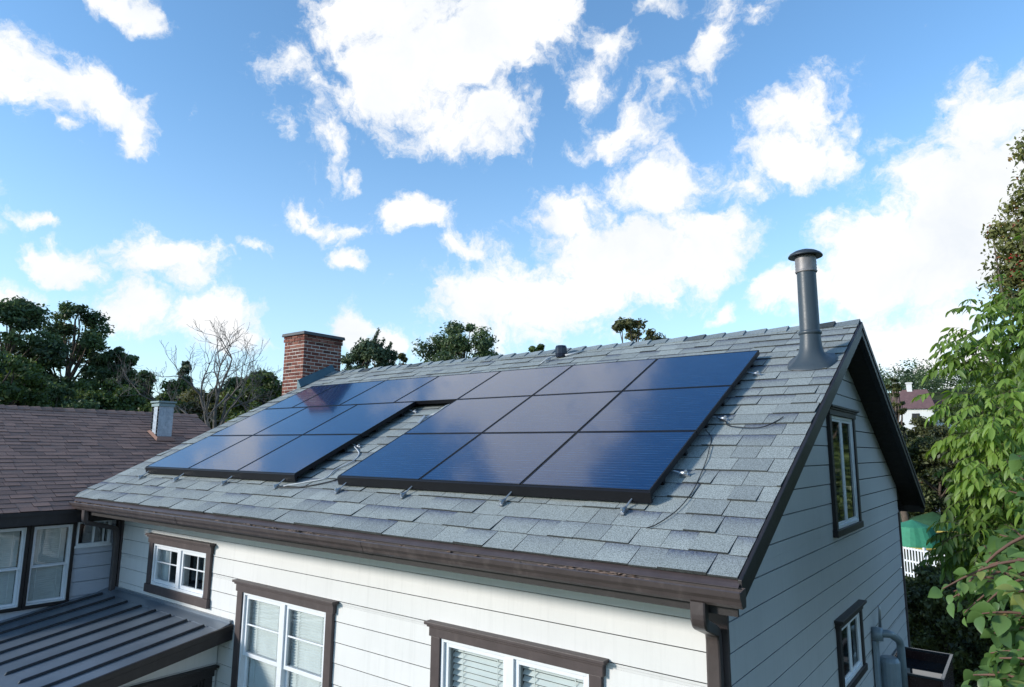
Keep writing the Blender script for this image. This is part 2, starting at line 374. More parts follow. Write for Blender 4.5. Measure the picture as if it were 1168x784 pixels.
# glass
def glass(name, tint=(.75, .8, .82), f0=.10):
    mm = bpy.data.materials.new(name); mm.use_nodes = True; t = mm.node_tree; t.nodes.clear()
    o = t.nodes.new('ShaderNodeOutputMaterial'); mixn = t.nodes.new('ShaderNodeMixShader'); tr = t.nodes.new('ShaderNodeBsdfTransparent'); gl = t.nodes.new('ShaderNodeBsdfGlossy'); lw = t.nodes.new('ShaderNodeLayerWeight'); pw_ = t.nodes.new('ShaderNodeMath'); fr = t.nodes.new('ShaderNodeMath')
    tr.inputs[0].default_value = (*tint, 1); gl.inputs['Roughness'].default_value = .02; lw.inputs['Blend'].default_value = .5; pw_.operation = 'POWER'; pw_.inputs[1].default_value = 4.0; t.links.new(lw.outputs['Facing'], pw_.inputs[0]); fr.operation = 'MULTIPLY_ADD'; fr.inputs[1].default_value = .85; fr.inputs[2].default_value = f0*.6; t.links.new(pw_.outputs[0], fr.inputs[0])
    nz = t.nodes.new('ShaderNodeTexNoise'); nz.inputs['Scale'].default_value = 1.7; bp = t.nodes.new('ShaderNodeBump'); bp.inputs['Strength'].default_value = .05; bp.inputs['Distance'].default_value = .02
    t.links.new(nz.outputs['Fac'], bp.inputs['Height']); t.links.new(bp.outputs[0], gl.inputs['Normal'])
    t.links.new(fr.outputs[0], mixn.inputs[0]); t.links.new(tr.outputs[0], mixn.inputs[1]); t.links.new(gl.outputs[0], mixn.inputs[2]); t.links.new(mixn.outputs[0], o.inputs[0])
    return mm
M['glass'] = glass('window glass', (.82, .87, .88)); M['glass_dark'] = glass('dark window glass', (.35, .42, .42), .35)

def leaf_mat(name, dark, lite, acc=None, trans=.35, rough=.5):
    mm = bpy.data.materials.new(name); mm.use_nodes = True; t = mm.node_tree; t.nodes.clear(); ln = t.links.new
    o = t.nodes.new('ShaderNodeOutputMaterial'); at_ = t.nodes.new('ShaderNodeAttribute'); at_.attribute_name = 'tone'
    rp = t.nodes.new('ShaderNodeValToRGB'); e = rp.color_ramp.elements; e[0].color = (*dark, 1); e[1].color = (*lite, 1); e[1].position = .9
    if acc: q = e.new(.965); q.color = (*acc, 1); e[-1].color = (*acc, 1)
    ln(at_.outputs['Fac'], rp.inputs[0])
    df = t.nodes.new('ShaderNodeBsdfDiffuse'); tl = t.nodes.new('ShaderNodeBsdfTranslucent'); gl = t.nodes.new('ShaderNodeBsdfGlossy'); gl.inputs['Roughness'].default_value = rough
    hs = t.nodes.new('ShaderNodeHueSaturation'); hs.inputs['Hue'].default_value = .485; hs.inputs['Saturation'].default_value = 1.15; hs.inputs['Value'].default_value = 1.3
    ln(rp.outputs[0], df.inputs[0]); ln(rp.outputs[0], hs.inputs['Color']); ln(hs.outputs[0], tl.inputs[0])
    m1 = t.nodes.new('ShaderNodeMixShader'); m1.inputs[0].default_value = trans; ln(df.outputs[0], m1.inputs[1]); ln(tl.outputs[0], m1.inputs[2])
    m2 = t.nodes.new('ShaderNodeMixShader'); m2.inputs[0].default_value = .035; ln(m1.outputs[0], m2.inputs[1]); ln(gl.outputs[0], m2.inputs[2]); ln(m2.outputs[0], o.inputs[0])
    return mm
M['leaf_dark'] = leaf_mat('dark green leaves', (.028, .052, .026), (.13, .19, .075))
M['leaf_pine'] = leaf_mat('blue green needles', (.025, .05, .03), (.11, .15, .075), None, .15)
M['leaf_mid'] = leaf_mat('mid green leaves', (.035, .065, .02), (.16, .22, .055))
M['leaf_olive'] = leaf_mat('olive brown leaves', (.045, .055, .02), (.18, .18, .065), (.16, .035, .02))
M['leaf_hedge'] = leaf_mat('shaded ivy leaves', (.020, .032, .012), (.15, .17, .05))  # dark olive to yellow-green, varying leaf by leaf
M['leaf_rowan'] = leaf_mat('yellowing rowan leaves', (.075, .09, .03), (.26, .27, .085), (.30, .10, .04))
M['leaf_lime'] = leaf_mat('bright green leaflets', (.035, .08, .012), (.22, .34, .06), None, .45)
M['leaf_broad'] = leaf_mat('broad green leaves', (.035, .080, .030), (.16, .27, .075), (.42, .30, .09), .4, .35)
M['bark'] = paint('grey brown bark', (.11, .085, .065), .35, .9, scale=9, grime=.4)
M['bark_pale'] = paint('pale bare bark', (.125, .11, .10), .3, .9, scale=9, grime=.3)
M['berry'] = paint('red berries', (.28, .02, .015), .2, .4, grime=0)

# ------------------------------------------------------------------ ground and hill
GZ = -4.8
def hill(x, y):
    dx, dy = x-CAM[0], y-CAM[1]; d = np.hypot(dx, dy); az = np.arctan2(-dx, dy)
    lat = np.clip(1-np.abs(az-.05)/.75, 0, 1); lat = lat*lat*(3-2*lat)
    ri = np.clip((d-88)/120, 0, 1); ri = ri*ri*(3-2*ri)
    return GZ+ri*22*lat+np.clip((d-90)/300, 0, 1)*6*np.clip(1-np.abs(az-.9)/.9, 0, 1)
rr = np.concatenate([np.linspace(0, 90, 30), np.linspace(95, 400, 40), [600, 900, 1400, 2000]]); aa = np.linspace(0, 2*math.pi, 121)[:-1]
V = []; F = []
for r_ in rr:
    for a_ in aa:
        x = CAM[0]+r_*math.cos(a_); y = CAM[1]+r_*math.sin(a_); V.append((x, y, float(hill(np.float64(x), np.float64(y)))))
n = len(aa)
for i in range(len(rr)-1):
    for j in range(n): F.append((i*n+j, (i+1)*n+j, (i+1)*n+(j+1) % n, i*n+(j+1) % n))
m = Mat('lawn and earth', .95, 0, .1); P = m.coord()
c = m.ramp(m.noise(P, .35, 8, .7), [(.35, (.030, .045, .014)), (.5, (.055, .075, .022)), (.62, (.10, .095, .05)), (.75, (.06, .085, .025))])
m.base(m.mix(.5, c, m.ramp(m.noise(P, 14, 5, .7), [(.3, (.02, .03, .01)), (.7, (.1, .12, .05))]))); m.bump(m.noise(P, 18, 4), .8, .05)
g = np_mesh('ground', np.array(V), np.array(F), np.full(len(F), .5), m.m, smooth=True); S(g, kind='structure')
b = MB()   # grey road crossing behind the garden, and a gravel path beside the house
c0 = at(1100, 579, 1)*0; A = at(1040, 560, 84); B = at(1200, 560, 80)
for (p, q_, w, z) in ((A, B, 4.0, GZ+.02),):
    d = np.array([q_[0]-p[0], q_[1]-p[1], 0]); d /= np.linalg.norm(d); nn = np.array([-d[1], d[0], 0])
    p = p-d*25; q_ = q_+d*40
    P4 = [p-nn*w, q_-nn*w, q_+nn*w, p+nn*w]; b.face([(k[0], k[1], z) for k in P4])
S(b.build('road', paint('road asphalt', (.13, .135, .14), .15, .9, scale=3)), kind='structure')
b = MB(); b.face([(.5, 15.2, GZ+.01), (6, 14.2, GZ+.01), (6, 17.2, GZ+.01), (-3.4, 17.6, GZ+.01), (-3.4, 16.0, GZ+.01)])
gm = Mat('grey gravel', .95, 0, .2); P = gm.coord(); gm.base(gm.ramp(gm.noise(P, 30, 6, .8), [(.3, (.11, .115, .13)), (.7, (.30, .31, .34))])); gm.bump(gm.noise(P, 30, 6, .8), 1, .05)
S(b.build('path', gm.m), kind='structure')
b = MB(); q4 = at(1092, 594, 62); b.face([(q4[0]-3, q4[1]-3, GZ+.012), (q4[0]+7, q4[1]-3, GZ+.012), (q4[0]+7, q4[1]+4, GZ+.012), (q4[0]-3, q4[1]+4, GZ+.012)])
S(b.build('sand', paint('sandy ground', (.42, .29, .16), .2, .95, scale=2)), kind='structure')

# ------------------------------------------------------------------ the house
HW, HH = 4.8933, 2.457; TH = math.atan2(HH, HW); SL = math.hypot(HW, HH); T = HH/HW
XL, XR = -10.72, 0.0; OV = .683; GX = -.317; WXL = -10.5
xv = Vector((1, 0, 0)); sv = Vector((0, math.cos(TH), math.sin(TH))); nv = Vector((0, -math.sin(TH), math.cos(TH)))
def RP(x, s, h=0): return Vector((x, 0, 0))+sv*s+nv*h
house = S(empty('gabled_house', (-5.3, 4.9, GZ)), 'cream sided house with brown trim and a grey shingle roof carrying the solar panels', 'house')

def shingles(b, O, X, Sd, N, x0, x1, slen, exp, wmin, wmax, lim=None, lift=.006, band=.5, trng=(0, 1), thick=None):
    k = 0; s = 0
    while s < slen-.02:
        x = x0-random.uniform(0, wmax)
        while x < x1:
            w = random.uniform(wmin, wmax); a = max(x, x0); c = min(x+w-.0045, x1)
            x += w
            if c-a < .02: continue
            if lim:
                lo, hi = lim(s+exp*.5); a2, c2 = max(a, lo), min(c, hi)
                if c2-a2 < .03: continue
                a, c = a2, c2
            th = random.choice((.002, .003, .012, .013)) if thick is None else random.uniform(*thick)+random.uniform(0, .002); h0 = lift-.001
            s1 = min(s+exp+.03, slen)
            d0 = random.uniform(-.004, .004); P = lambda u, v, h: O+X*u+Sd*v+N*h
            wv = [random.uniform(-.002, .002) for _ in range(2)]
            bl = random.uniform(.85, 1.25) if random.random() < band else random.uniform(0, .15)
            tone = .1+.9*random.uniform(*trng)**1.2
            xm = a+(c-a)*random.uniform(.35, .65)
            b.hexa([P(a, s+d0, h0-.012+wv[0]), P(c, s+d0, h0-.012+wv[1]), P(c, s1, -.016), P(a, s1, -.016),
                    P(a, s+d0, h0+th+wv[0]), P(c, s+d0, h0+th+wv[1]), P(c, s1, .001), P(a, s1, .001)], tone,
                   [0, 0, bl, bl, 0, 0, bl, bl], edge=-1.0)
        s += exp; k += 1
# roof: deck (part) with shingles inside the same part
b = MB()
shingles(b, Vector((0, 0, 0)), xv, sv, nv, XL, XR, SL, .238, .20, .40)
b.tone = .3
O2 = Vector((0, 2*HW, 0)); sv2 = Vector((0, -math.cos(TH), math.sin(TH))); nv2 = Vector((0, math.sin(TH), math.cos(TH)))
shingles(b, O2, xv, sv2, nv2, XL, XR, SL, .238, .27, .42)
for (O, sd_, nn) in ((Vector((0, 0, 0)), sv, nv), (O2, sv2, nv2)):
    P = lambda x, s, h: O+xv*x+sd_*s+nn*h
    b.hexa([P(XL+.01, .01, -.045), P(XR-.01, .01, -.045), P(XR-.01, SL-.03, -.045), P(XL+.01, SL-.03, -.045), P(XL+.01, .01, -.019), P(XR-.01, .01, -.019), P(XR-.01, SL-.02, -.019), P(XL+.01, SL-.02, -.019)], .2)
roof = b.build('roof', M['shingle'], house)
# ridge caps
b = MB(); x = XR+.01
k = 0
while x > XL+.1:
    x0, x1 = x-.34, x
    l0, l1 = .006, .038+random.uniform(-.004, .006); wd = .15+random.uniform(-.008, .008); tn = random.random(); bl = random.choice((0, .3, .9))
    for (sd_, nn) in ((sv, nv), (sv2, nv2)):
        A0 = Vector((0, HW, HH)); 
        P = lambda xx, s, h: Vector((xx, 0, 0))+A0-sd_*s+nn*h
        b.hexa([P(x0, -.01, l0-.012), P(x1, -.01, l1-.014), P(x1, wd, l1-.03), P(x0, wd, l0-.02), P(x0, -.01, l0+.01), P(x1, -.01, l1+.004), P(x1, wd, l1-.012), P(x0, wd, l0+.004)], tn, [bl, 0, 0, bl]*2)
    x -= .29; k += 1
b.build('ridge_cap', M['ridge'], roof)

# barge boards (verge) on both gables: outer board plus a lighter drip edge
def barge(x0, x1, name, mat, lo, hi, sides):
    for fr in sides:
        b = MB()
        if fr: P = lambda x, s, z: Vector((x, s*math.cos(TH), s*math.sin(TH)+z))
        else: P = lambda x, s, z: Vector((x, 2*HW-s*math.cos(TH), s*math.sin(TH)+z))
        b.hexa([P(x0, -.02, lo), P(x1, -.02, lo), P(x1, SL, lo), P(x0, SL, lo), P(x0, -.02, hi), P(x1, -.02, hi), P(x1, SL, hi), P(x0, SL, hi)])
        b.build(name, mat, house, bevel=.004)
barge(-.012, .022, 'barge_board', M['dark_brown'], -.175, -.052, (True, False))
barge(.006, .034, 'drip_edge', M['dark_brown'], -.075, .004, (True, False))
barge(-.05, -.014, 'barge_liner', M['dark_brown'], -.15, -.05, (True, False))
barge(XL-.03, XL, 'barge_board', M['dark_brown'], -.17, .0, (True, False))
# soffits under the gable overhang and the eaves
for fr in (True, False):
    b = MB()
    P = (lambda x, y, z: Vector((x, y, z))) if fr else (lambda x, y, z: Vector((x, 2*HW-y, z)))
    nb = 34
    for i in range(nb):      # narrow boards across the overhang
        ya, yb = HW*i/nb, HW*(i+1)/nb-.006
        b.hexa([P(GX, ya, ya*T-.12), P(-.05, ya, ya*T-.12), P(-.05, yb, yb*T-.12), P(GX, yb, yb*T-.12), P(GX, ya, ya*T-.10), P(-.05, ya, ya*T-.10), P(-.05, yb, yb*T-.10), P(GX, yb, yb*T-.10)], random.random())
    b.build('rake_soffit', M['soffit'], house)
    b = MB(); b.hexa([P(XL, -.0, -.215), P(GX, -.0, -.215), P(GX, OV, -.215), P(XL, OV, -.215), P(XL, 0, -.2), P(GX, 0, -.2), P(GX, OV, -.2), P(XL, OV, -.2)])
    b.build('eave_soffit', M['soffit'], house)
    b = MB(); b.hexa([P(XL, -.02, -.235), P(0.0, -.02, -.235), P(0.0, -.0, -.235), P(XL, -.0, -.235), P(XL, -.02, -.03), P(0.0, -.02, -.03), P(0.0, 0, -.03), P(XL, 0, -.03)])
    b.build('fascia', M['dark_brown'], house)

# lap siding with real openings
def siding(b, fr, u0, u1, z_lo, z_hi, phase, expo, holes, slope=None, proud=.008, gap=.009):
    """fr=(O,U,N); slope: function z -> (umin, umax)"""
    O, U, N = fr; Z = Vector((0, 0, 1))
    zs = set([z_lo, z_hi]); k = math.floor((z_lo-phase)/expo)
    while phase+k*expo < z_hi:
        if phase+k*expo > z_lo: zs.add(round(phase+k*expo, 5))
        k += 1
    for h in holes:
        for z in (h[2], h[3]):
            if z_lo < z < z_hi: zs.add(z)
    zs = sorted(zs)
    for za, zb in zip(zs[:-1], zs[1:]):
        if zb-za < .001: continue
        zm = (za+zb)/2; kk = math.floor((zm-phase)/expo); base = phase+kk*expo
        na = proud*(1-(za-base)/expo); nb_ = max(.004, proud*(1-(zb-base)/expo))
        random.seed(kk*13+int(u0*7)); tn = random.random()
        iv = [(u0, u1)]
        for h in holes:
            if h[2] < zm < h[3]:
                nw = []
                for (a, c) in iv:
                    if h[1] <= a or h[0] >= c: nw.append((a, c)); continue
                    if h[0] > a: nw.append((a, h[0]))
                    if h[1] < c: nw.append((h[1], c))
                iv = nw
        for (a, c) in iv:
            aa_, ca, ab, cb = a, c, a, c
            if slope:
                (la, ha), (lb, hb) = slope(za), slope(zb)
                aa_, ab = max(a, la), max(a, lb); ca, cb = min(c, ha), min(c, hb)
                if ca-aa_ < .005 and cb-ab < .005: continue
                ca = max(ca, aa_); cb = max(cb, ab)
            P = lambda u, z, n: O+U*u+Z*z+N*n
            za2, zb2 = za, zb
            if abs(za-base) < 1e-4:                           # open joint between boards, backing coloured dark as a lap shadow
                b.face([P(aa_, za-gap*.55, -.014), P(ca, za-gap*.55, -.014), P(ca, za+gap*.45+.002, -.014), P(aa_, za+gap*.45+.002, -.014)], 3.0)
                b.face([P(aa_, za+gap*.42, -.014), P(ca, za+gap*.42, -.014), P(ca, za+gap*.42, na), P(aa_, za+gap*.42, na)], tn); za2 = za+gap*.42
            if abs(zb-base-expo) < 1e-4:
                zb2 = zb-gap*.5; b.face([P(ab, zb2, nb_), P(cb, zb2, nb_), P(cb, zb2, -.014), P(ab, zb2, -.014)], tn)
            za, zb = za2, zb2
            b.face([P(aa_, za, na), P(ca, za, na), P(cb, zb, nb_), P(ab, zb, nb_)], tn)
EX = .2215
# (u0,u1,z0,z1) outer casing of each front window
F1 = (-9.33, -7.53, -1.375, -.515); F2 = (-6.81, -4.85, -2.62, -.905); F3 = (-3.31, -1.38, -2.60, -.885)
ins = lambda h, e=.05: (h[0]+e, h[1]-e, h[2]+e, h[3]-e)
b = MB(); b_front = b
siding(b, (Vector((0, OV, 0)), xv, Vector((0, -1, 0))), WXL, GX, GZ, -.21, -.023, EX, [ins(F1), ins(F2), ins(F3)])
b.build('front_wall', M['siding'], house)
yv = Vector((0, 1, 0)); G1 = (4.17, 5.66, -.165, 1.375); G2 = (3.98, 5.27, -1.86, -1.035)
b = MB()
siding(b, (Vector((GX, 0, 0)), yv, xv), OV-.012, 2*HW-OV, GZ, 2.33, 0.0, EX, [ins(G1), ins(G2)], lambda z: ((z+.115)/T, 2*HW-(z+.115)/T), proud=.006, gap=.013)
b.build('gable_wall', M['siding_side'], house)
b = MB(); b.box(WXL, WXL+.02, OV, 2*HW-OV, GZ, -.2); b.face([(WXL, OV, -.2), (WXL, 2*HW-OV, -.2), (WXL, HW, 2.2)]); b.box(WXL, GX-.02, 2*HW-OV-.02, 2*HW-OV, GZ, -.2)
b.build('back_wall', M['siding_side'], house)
# corner boards
for (x0, x1, y0, y1) in ((-.487, GX+.004, OV-.036, OV-.002), (WXL-.02, WXL+.17, OV-.036, OV-.002)):
    b = MB(); b.box(x0, x1, y0, y1, GZ, -.216); b.build('corner_board', M['brown'], house, bevel=.004)
b = MB(); b.box(GX+.001, GX+.03, 2*HW-OV-.06, 2*HW-OV+.01, GZ, -.2); b.build('corner_board', M['brown'], house, bevel=.004)

def window(parent, fr, w, h, style, wm=None, head=.14, side=.12, sill=.1, cap=.05, mats=('brown', 'white'), lights=2):
    """fr=(O at lower left of the casing on the wall plane, U, N)"""
    O, U, N = fr; Z = Vector((0, 0, 1)); F = (O, U, Z, N); brn, wht = M[mats[0]], M[mats[1]]
    b = MB()                                                   # casing
    b.obox(F, (0, sill, -.02), (side, h-head, .035)); b.obox(F, (w-side, sill, -.02), (w, h-head, .035))
    e_ = .02 if lights == 2 else 0
    b.obox(F, (-e_, h-head, -.02), (w+e_, h-.03, .045))
    if lights == 2: b.obox(F, (-.055, h-.03, -.02), (w+.055, h, .085)); b.obox(F, (-.035, h-.052, .0), (w+.035, h-.03, .065))
    b.obox(F, (-e_, 0, -.02), (w+e_, sill, .05))
    win = b.build('window', brn, parent, bevel=.005)
    x0, x1, z0, z1 = side, w-side, sill, h-head
    b = MB(); fw = .035 if lights == 2 else .018                                        # outer white frame
    b.obox(F, (x0, z0, -.14), (x0+fw, z1, .015)); b.obox(F, (x1-fw, z0, -.14), (x1, z1, .015))
    b.obox(F, (x0+fw, z1-fw, -.14), (x1-fw, z1, .015)); b.obox(F, (x0+fw, z0, -.14), (x1-fw, z0+fw, .022))
    mid = (x0+x1)/2; hw_ = .022 if style == 'plain' else .045
    if lights == 2: b.obox(F, (mid-hw_, z0+fw, -.14), (mid+hw_, z1-fw, .012 if style != 'plain' else .006))
    b.build('frame', wht, win, bevel=.003)
    for (a, c) in (((x0+fw, mid-hw_), (mid+hw_, x1-fw)) if lights == 2 else ((x0+fw, x1-fw),)):
        za, zb = z0+fw, z1-fw
        sash = MB(); sw = (.045 if style != 'plain' else .032) if lights == 2 else .03
        def ring(a, c, za, zb, n0, n1):
            sash.obox(F, (a, za, n0), (a+sw, zb, n1)); sash.obox(F, (c-sw, za, n0), (c, zb, n1))
            sash.obox(F, (a+sw, zb-sw, n0), (c-sw, zb, n1)); sash.obox(F, (a+sw, za, n0), (c-sw, za+sw, n1))
        pane = MB()
        def quad(b_, u0_, v0_, u1_, v1_, n_): b_.face([O+U*u_+Z*v_+N*n_ for (u_, v_) in ((u0_, v0_), (u1_, v0_), (u1_, v1_), (u0_, v1_))])
        if style == 'hung':
            zm = zb-(zb-za)*.52
            ring(a, c, zm-.02, zb, -.045, -.012); ring(a, c, za, zm+.02, -.082, -.05)
            if lights == 2 and wm == 0: sash.obox(F, (a+sw, (zm+zb)/2-.009, -.036), (c-sw, (zm+zb)/2+.009, -.018))
            quad(pane, a+sw, zm+.025, c-sw, zb-sw, -.03); quad(pane, a+sw, za+sw, c-sw, zm-.02, -.068)
        elif style == 'grid':
            ring(a, c, za, zb, -.05, -.008)
            quad(pane, a+sw, za+sw, c-sw, zb-sw, -.033)
            cm, zm = (a+c)/2+.08, (za+zb)/2+.03
            sash.obox(F, (cm-.009, za+sw, -.03), (cm+.009, zb-sw, -.018)); sash.obox(F, (a+sw, zm-.009, -.031), (c-sw, zm+.009, -.019))
        else:
            ring(a, c, za, zb, -.05, .002); quad(pane, a+sw, za+sw, c-sw, zb-sw, -.008)
        sash.build('sash', wht, win, bevel=.003)
        pane.build('pane', M['glass_dark' if style == 'plain' else 'glass'], win)
        if style == 'hung':
            bl = MB(); zz = zb-.02; wq = 0 if wm is None else wm
            pitch = .032 if wq == 0 else .055
            i = 0
            while zz > za+.03:                                  # slats
                n0 = -.105; t_ = .0145 if wq == 0 else .0175
                sag = random.uniform(-.002, .002)
                P = lambda u, v, n: O+U*u+Z*v+N*n
                a_, c_ = a+.03, c-.03
                bl.hexa([P(a_, zz-t_+sag, n0+.016), P(c_, zz-t_-sag, n0+.016), P(c_, zz+t_, n0-.016), P(a_, zz+t_, n0-.016),
                         P(a_, zz-t_+.003+sag, n0+.017), P(c_, zz-t_+.003-sag, n0+.017), P(c_, zz+t_+.003, n0-.015), P(a_, zz+t_+.003, n0-.015)], random.random())
                zz -= pitch
            for fx in (.22, .78): bl.obox(F, (a+(c-a)*fx-.004, za+.02, -.088), (a+(c-a)*fx+.004, zb, -.085))
            bl.build('blind', M['blind'], win)
    if style == 'grid':
        n = 60
        for lo_, hi_ in ((-.1, .16), (.36, .5), (.78, 1.1)):
          cu = MB()
          for i in range(n):
              u0_, u1_ = x0+(x1-x0)*i/n, x0+(x1-x0)*(i+1)/n; e0, e1 = .02*math.sin(i*1.3), .02*math.sin((i+1)*1.3)
              if lo_ < i/n < hi_: cu.face([O+U*u0_+Z*z0+N*(-.12+e0), O+U*u1_+Z*z0+N*(-.12+e1), O+U*u1_+Z*z1+N*(-.12+e1), O+U*u0_+Z*z1+N*(-.12+e0)], random.random())
          cu.build('curtain', M['drape'], win)
    b = MB()                                                   # dim reveal behind the glass
    P = lambda u, v, n: O+U*u+Z*v+N*n
    a, c, za, zb = x0, x1, z0, z1
    b.face([P(a, za, -.55), P(c, za, -.55), P(c, zb, -.55), P(a, zb, -.55)])
    for q4 in ([(a, za), (c, za)], [(c, za), (c, zb)], [(c, zb), (a, zb)], [(a, zb), (a, za)]):
        (p1, p2), (p3, p4) = q4; b.face([P(p1, p2, -.14), P(p3, p4, -.14), P(p3, p4, -.55), P(p1, p2, -.55)])
    b.build('reveal', M['inside'], win)
    return win
wy = OV-.013
Nf = Vector((0, -1, 0))
for Fw, st, wm in ((F1, 'grid', None), (F2, 'hung', 0), (F3, 'hung', 1)):
    o = window(house, (Vector((Fw[0], wy, Fw[2])), xv, Nf), Fw[1]-Fw[0], Fw[3]-Fw[2], st, wm, sill=.12)
for Fw, hd in ((G1, .12), (G2, .10)):
    window(house, (Vector((GX+.013, Fw[0], Fw[2])), yv, xv), Fw[1]-Fw[0], Fw[3]-Fw[2], 'plain', None, head=hd, side=.1, sill=.08, mats=('dark_brown', 'white'))

# gutter with rolled lip, drip edge, and debris
prof = [(-.022, -.05), (-.022, -.165), (-.085, -.170), (-.105, -.150), (-.112, -.125), (-.130, -.100), (-.136, -.066), (-.128, -.058), (-.118, -.064),
        (-.124, -.072), (-.120, -.098), (-.103, -.122), (-.096, -.146), (-.082, -.160), (-.030, -.156), (-.030, -.05)]
b = MB(); b.extrude(prof, XL-.03, .055)
for xe in (XL-.032, .053): b.extrude([(-.022, -.05), (-.022, -.165), (-.085, -.170), (-.105, -.150), (-.112, -.125), (-.130, -.100), (-.136, -.066), (-.124, -.07), (-.1, -.06)], xe, xe+.004)
gut = b.build('gutter', M['gutter'], house)
for xs_ in (-3.55, -7.1):
    b = MB(); b.extrude([(y_*1.02-.001, z_-.002) for (y_, z_) in prof], xs_-.035, xs_+.035); b.build('gutter_joint', M['gutter'], gut)
b = MB(); b.hexa([(XL, -.055, -.052), (.02, -.055, -.052), (.02, -.02, -.028), (XL, -.02, -.028), (XL, -.055, -.049), (.02, -.055, -.049), (.02, .03, -.004), (XL, .03, -.004)])
b.build('eave_drip_edge', M['brown'], house)
b = MB()
random.seed(5)
for i in range(240):
    x = random.choice((random.uniform(XL, 0), random.uniform(-10.6, -8.5), random.gauss(-4.6, .35), random.gauss(-1.0, .25))); 
    if x > 0: continue
    y = random.uniform(-.115, -.03); l_ = random.uniform(.015, .07); a = random.uniform(-.5, .5)
    p = Vector((x, y, -.085+random.uniform(0, .035))); d = Vector((math.cos(a), math.sin(a)*.4, random.uniform(-.1, .2)))*l_
    w = Vector((0, .012, .004)); b.face([p-w, p+d, p+w, p-d*.6], random.random())
b.build('leaf_litter', paint('dry leaf litter', (.20, .13, .09), .4, .9, scale=20), gut, kind='stuff')

def pipe_rect(b, pts, w, d):
    """rectangular downspout along pts"""
    pts = [Vector(p) for p in pts]; i0 = len(b.v)
    for k, p in enumerate(pts):
        dr = (pts[min(k+1, len(pts)-1)]-pts[max(k-1, 0)]).normalized()
        a = Vector((1, 0, 0)); a = (a-dr*a.dot(dr)).normalized(); c = dr.cross(a).normalized()
        for su, sv_ in ((-1, -.8), (-.8, -1), (.8, -1), (1, -.8), (1, .8), (.8, 1), (-.8, 1), (-1, .8)):
            b.v.append(tuple(p+a*su*w/2+c*sv_*d/2)); b.b.append(0)
    for k in range(len(pts)-1):
        for j in range(8): b.f.append((i0+k*8+j, i0+k*8+(j+1) % 8, i0+(k+1)*8+(j+1) % 8, i0+(k+1)*8+j)); b.a.append(.5)
def arc_path(pts, r=.09, n=5):
    out = [Vector(pts[0])]
    for a, p, c in zip(pts[:-2], pts[1:-1], pts[2:]):
        a, p, c = Vector(a), Vector(p), Vector(c); d1 = (a-p).normalized(); d2 = (c-p).normalized(); rr_ = min(r, (a-p).length*.45, (c-p).length*.45)
        s_, e_ = p+d1*rr_, p+d2*rr_
        for k in range(n+1):
            t = k/n; out.append(s_*(1-t)**2+p*2*t*(1-t)+e_*t*t)
    out.append(Vector(pts[-1])); return out
b = MB(); pipe_rect(b, arc_path([(-.235, -.07, -.16), (-.235, -.07, -.30), (-.40, .58, -.50), (-.40, .60, -.66), (-.40, .60, GZ+.1)], .13), .10, .075)
ds = b.build('downspout', M['gutter'], house, smooth=False)
b = MB(); b.box(-.458, -.342, .555, .65, -1.02, -.99); b.build('strap', M['gutter'], ds)
b = MB(); pipe_rect(b, arc_path([(-9.95, -.07, -.16), (-9.95, -.07, -.34), (-10.38, .58, -.52), (-10.38, .60, -.70), (-10.38, .60, -1.62)], .11), .095, .07)
b.build('downspout', M['gutter'], house)

# brick chimney
CX0, CX1, CY0, CY1 = -11.45, -10.735, 4.20, 5.20
b = MB(); b.box(CX0+.005, CX1-.005, CY0+.005, CY1-.005, GZ, 3.24)
chim = b.build('chimney', M['mortar'], house)
random.seed(3)
b = MB(); z = 1.0; row = 0
while z < 3.24:
    hgt = .060; cor = .02 if z > 3.10 else 0
    def run(a0, a1, mk):
        u = a0-(0.105 if row % 2 else 0); first = True
        while u < a1-.01:
            w = .205; s_, e_ = max(u, a0), min(u+w-.016, a1); u += w
            if e_-s_ < .03: continue
            if a1-e_ < .04: e_ = a1
            mk(s_, e_)
    j = lambda: random.uniform(-.003, .003)
    run(CX0-cor, CX1+cor, lambda a, c: b.box(a, c, CY0-cor+j(), CY0+.06, z+j(), z+hgt+j(), random.random()))
    run(CX0-cor, CX1+cor, lambda a, c: b.box(a, c, CY1-.06, CY1+cor+j(), z+j(), z+hgt+j(), random.random()))
    run(CY0-cor+.001, CY1+cor-.001, lambda a, c: b.box(CX1-.06, CX1+cor+j(), a, c, z+j(), z+hgt+j(), random.random()))
    run(CY0-cor+.001, CY1+cor-.001, lambda a, c: b.box(CX0-cor+j(), CX0+.06, a, c, z+j(), z+hgt+j(), random.random()))
    z += .076; row += 1
b.build('brickwork', M['brick'], chim)
b = MB(); b.hexa([(CX0-.06, CY0-.06, 3.25), (CX1+.06, CY0-.06, 3.25), (CX1+.06, CY1+.06, 3.25), (CX0-.06, CY1+.06, 3.25), (CX0-.05, CY0-.05, 3.32), (CX1+.05, CY0-.05, 3.32), (CX1+.05, CY1+.05, 3.32), (CX0-.05, CY1+.05, 3.32)])
b.build('cap', paint('dark slate cap', (.06, .065, .07), .2, .6), chim, bevel=.01)
b = MB(); b.hexa([(CX1+.004, CY0-.12, (CY0-.12)*T+.0), (CX1+.14, CY0-.12, (CY0-.12)*T+.03), (CX1+.14, 5.0, 2.475), (CX1+.004, 4.95, 2.44), (CX1+.004, CY0-.12, (CY0-.12)*T+.19), (CX1+.02, CY0-.12, (CY0-.12)*T+.19), (CX1+.02, 4.95, 2.66), (CX1+.004, 4.95, 2.66)])
b.build('flashing', M['flash'], chim)

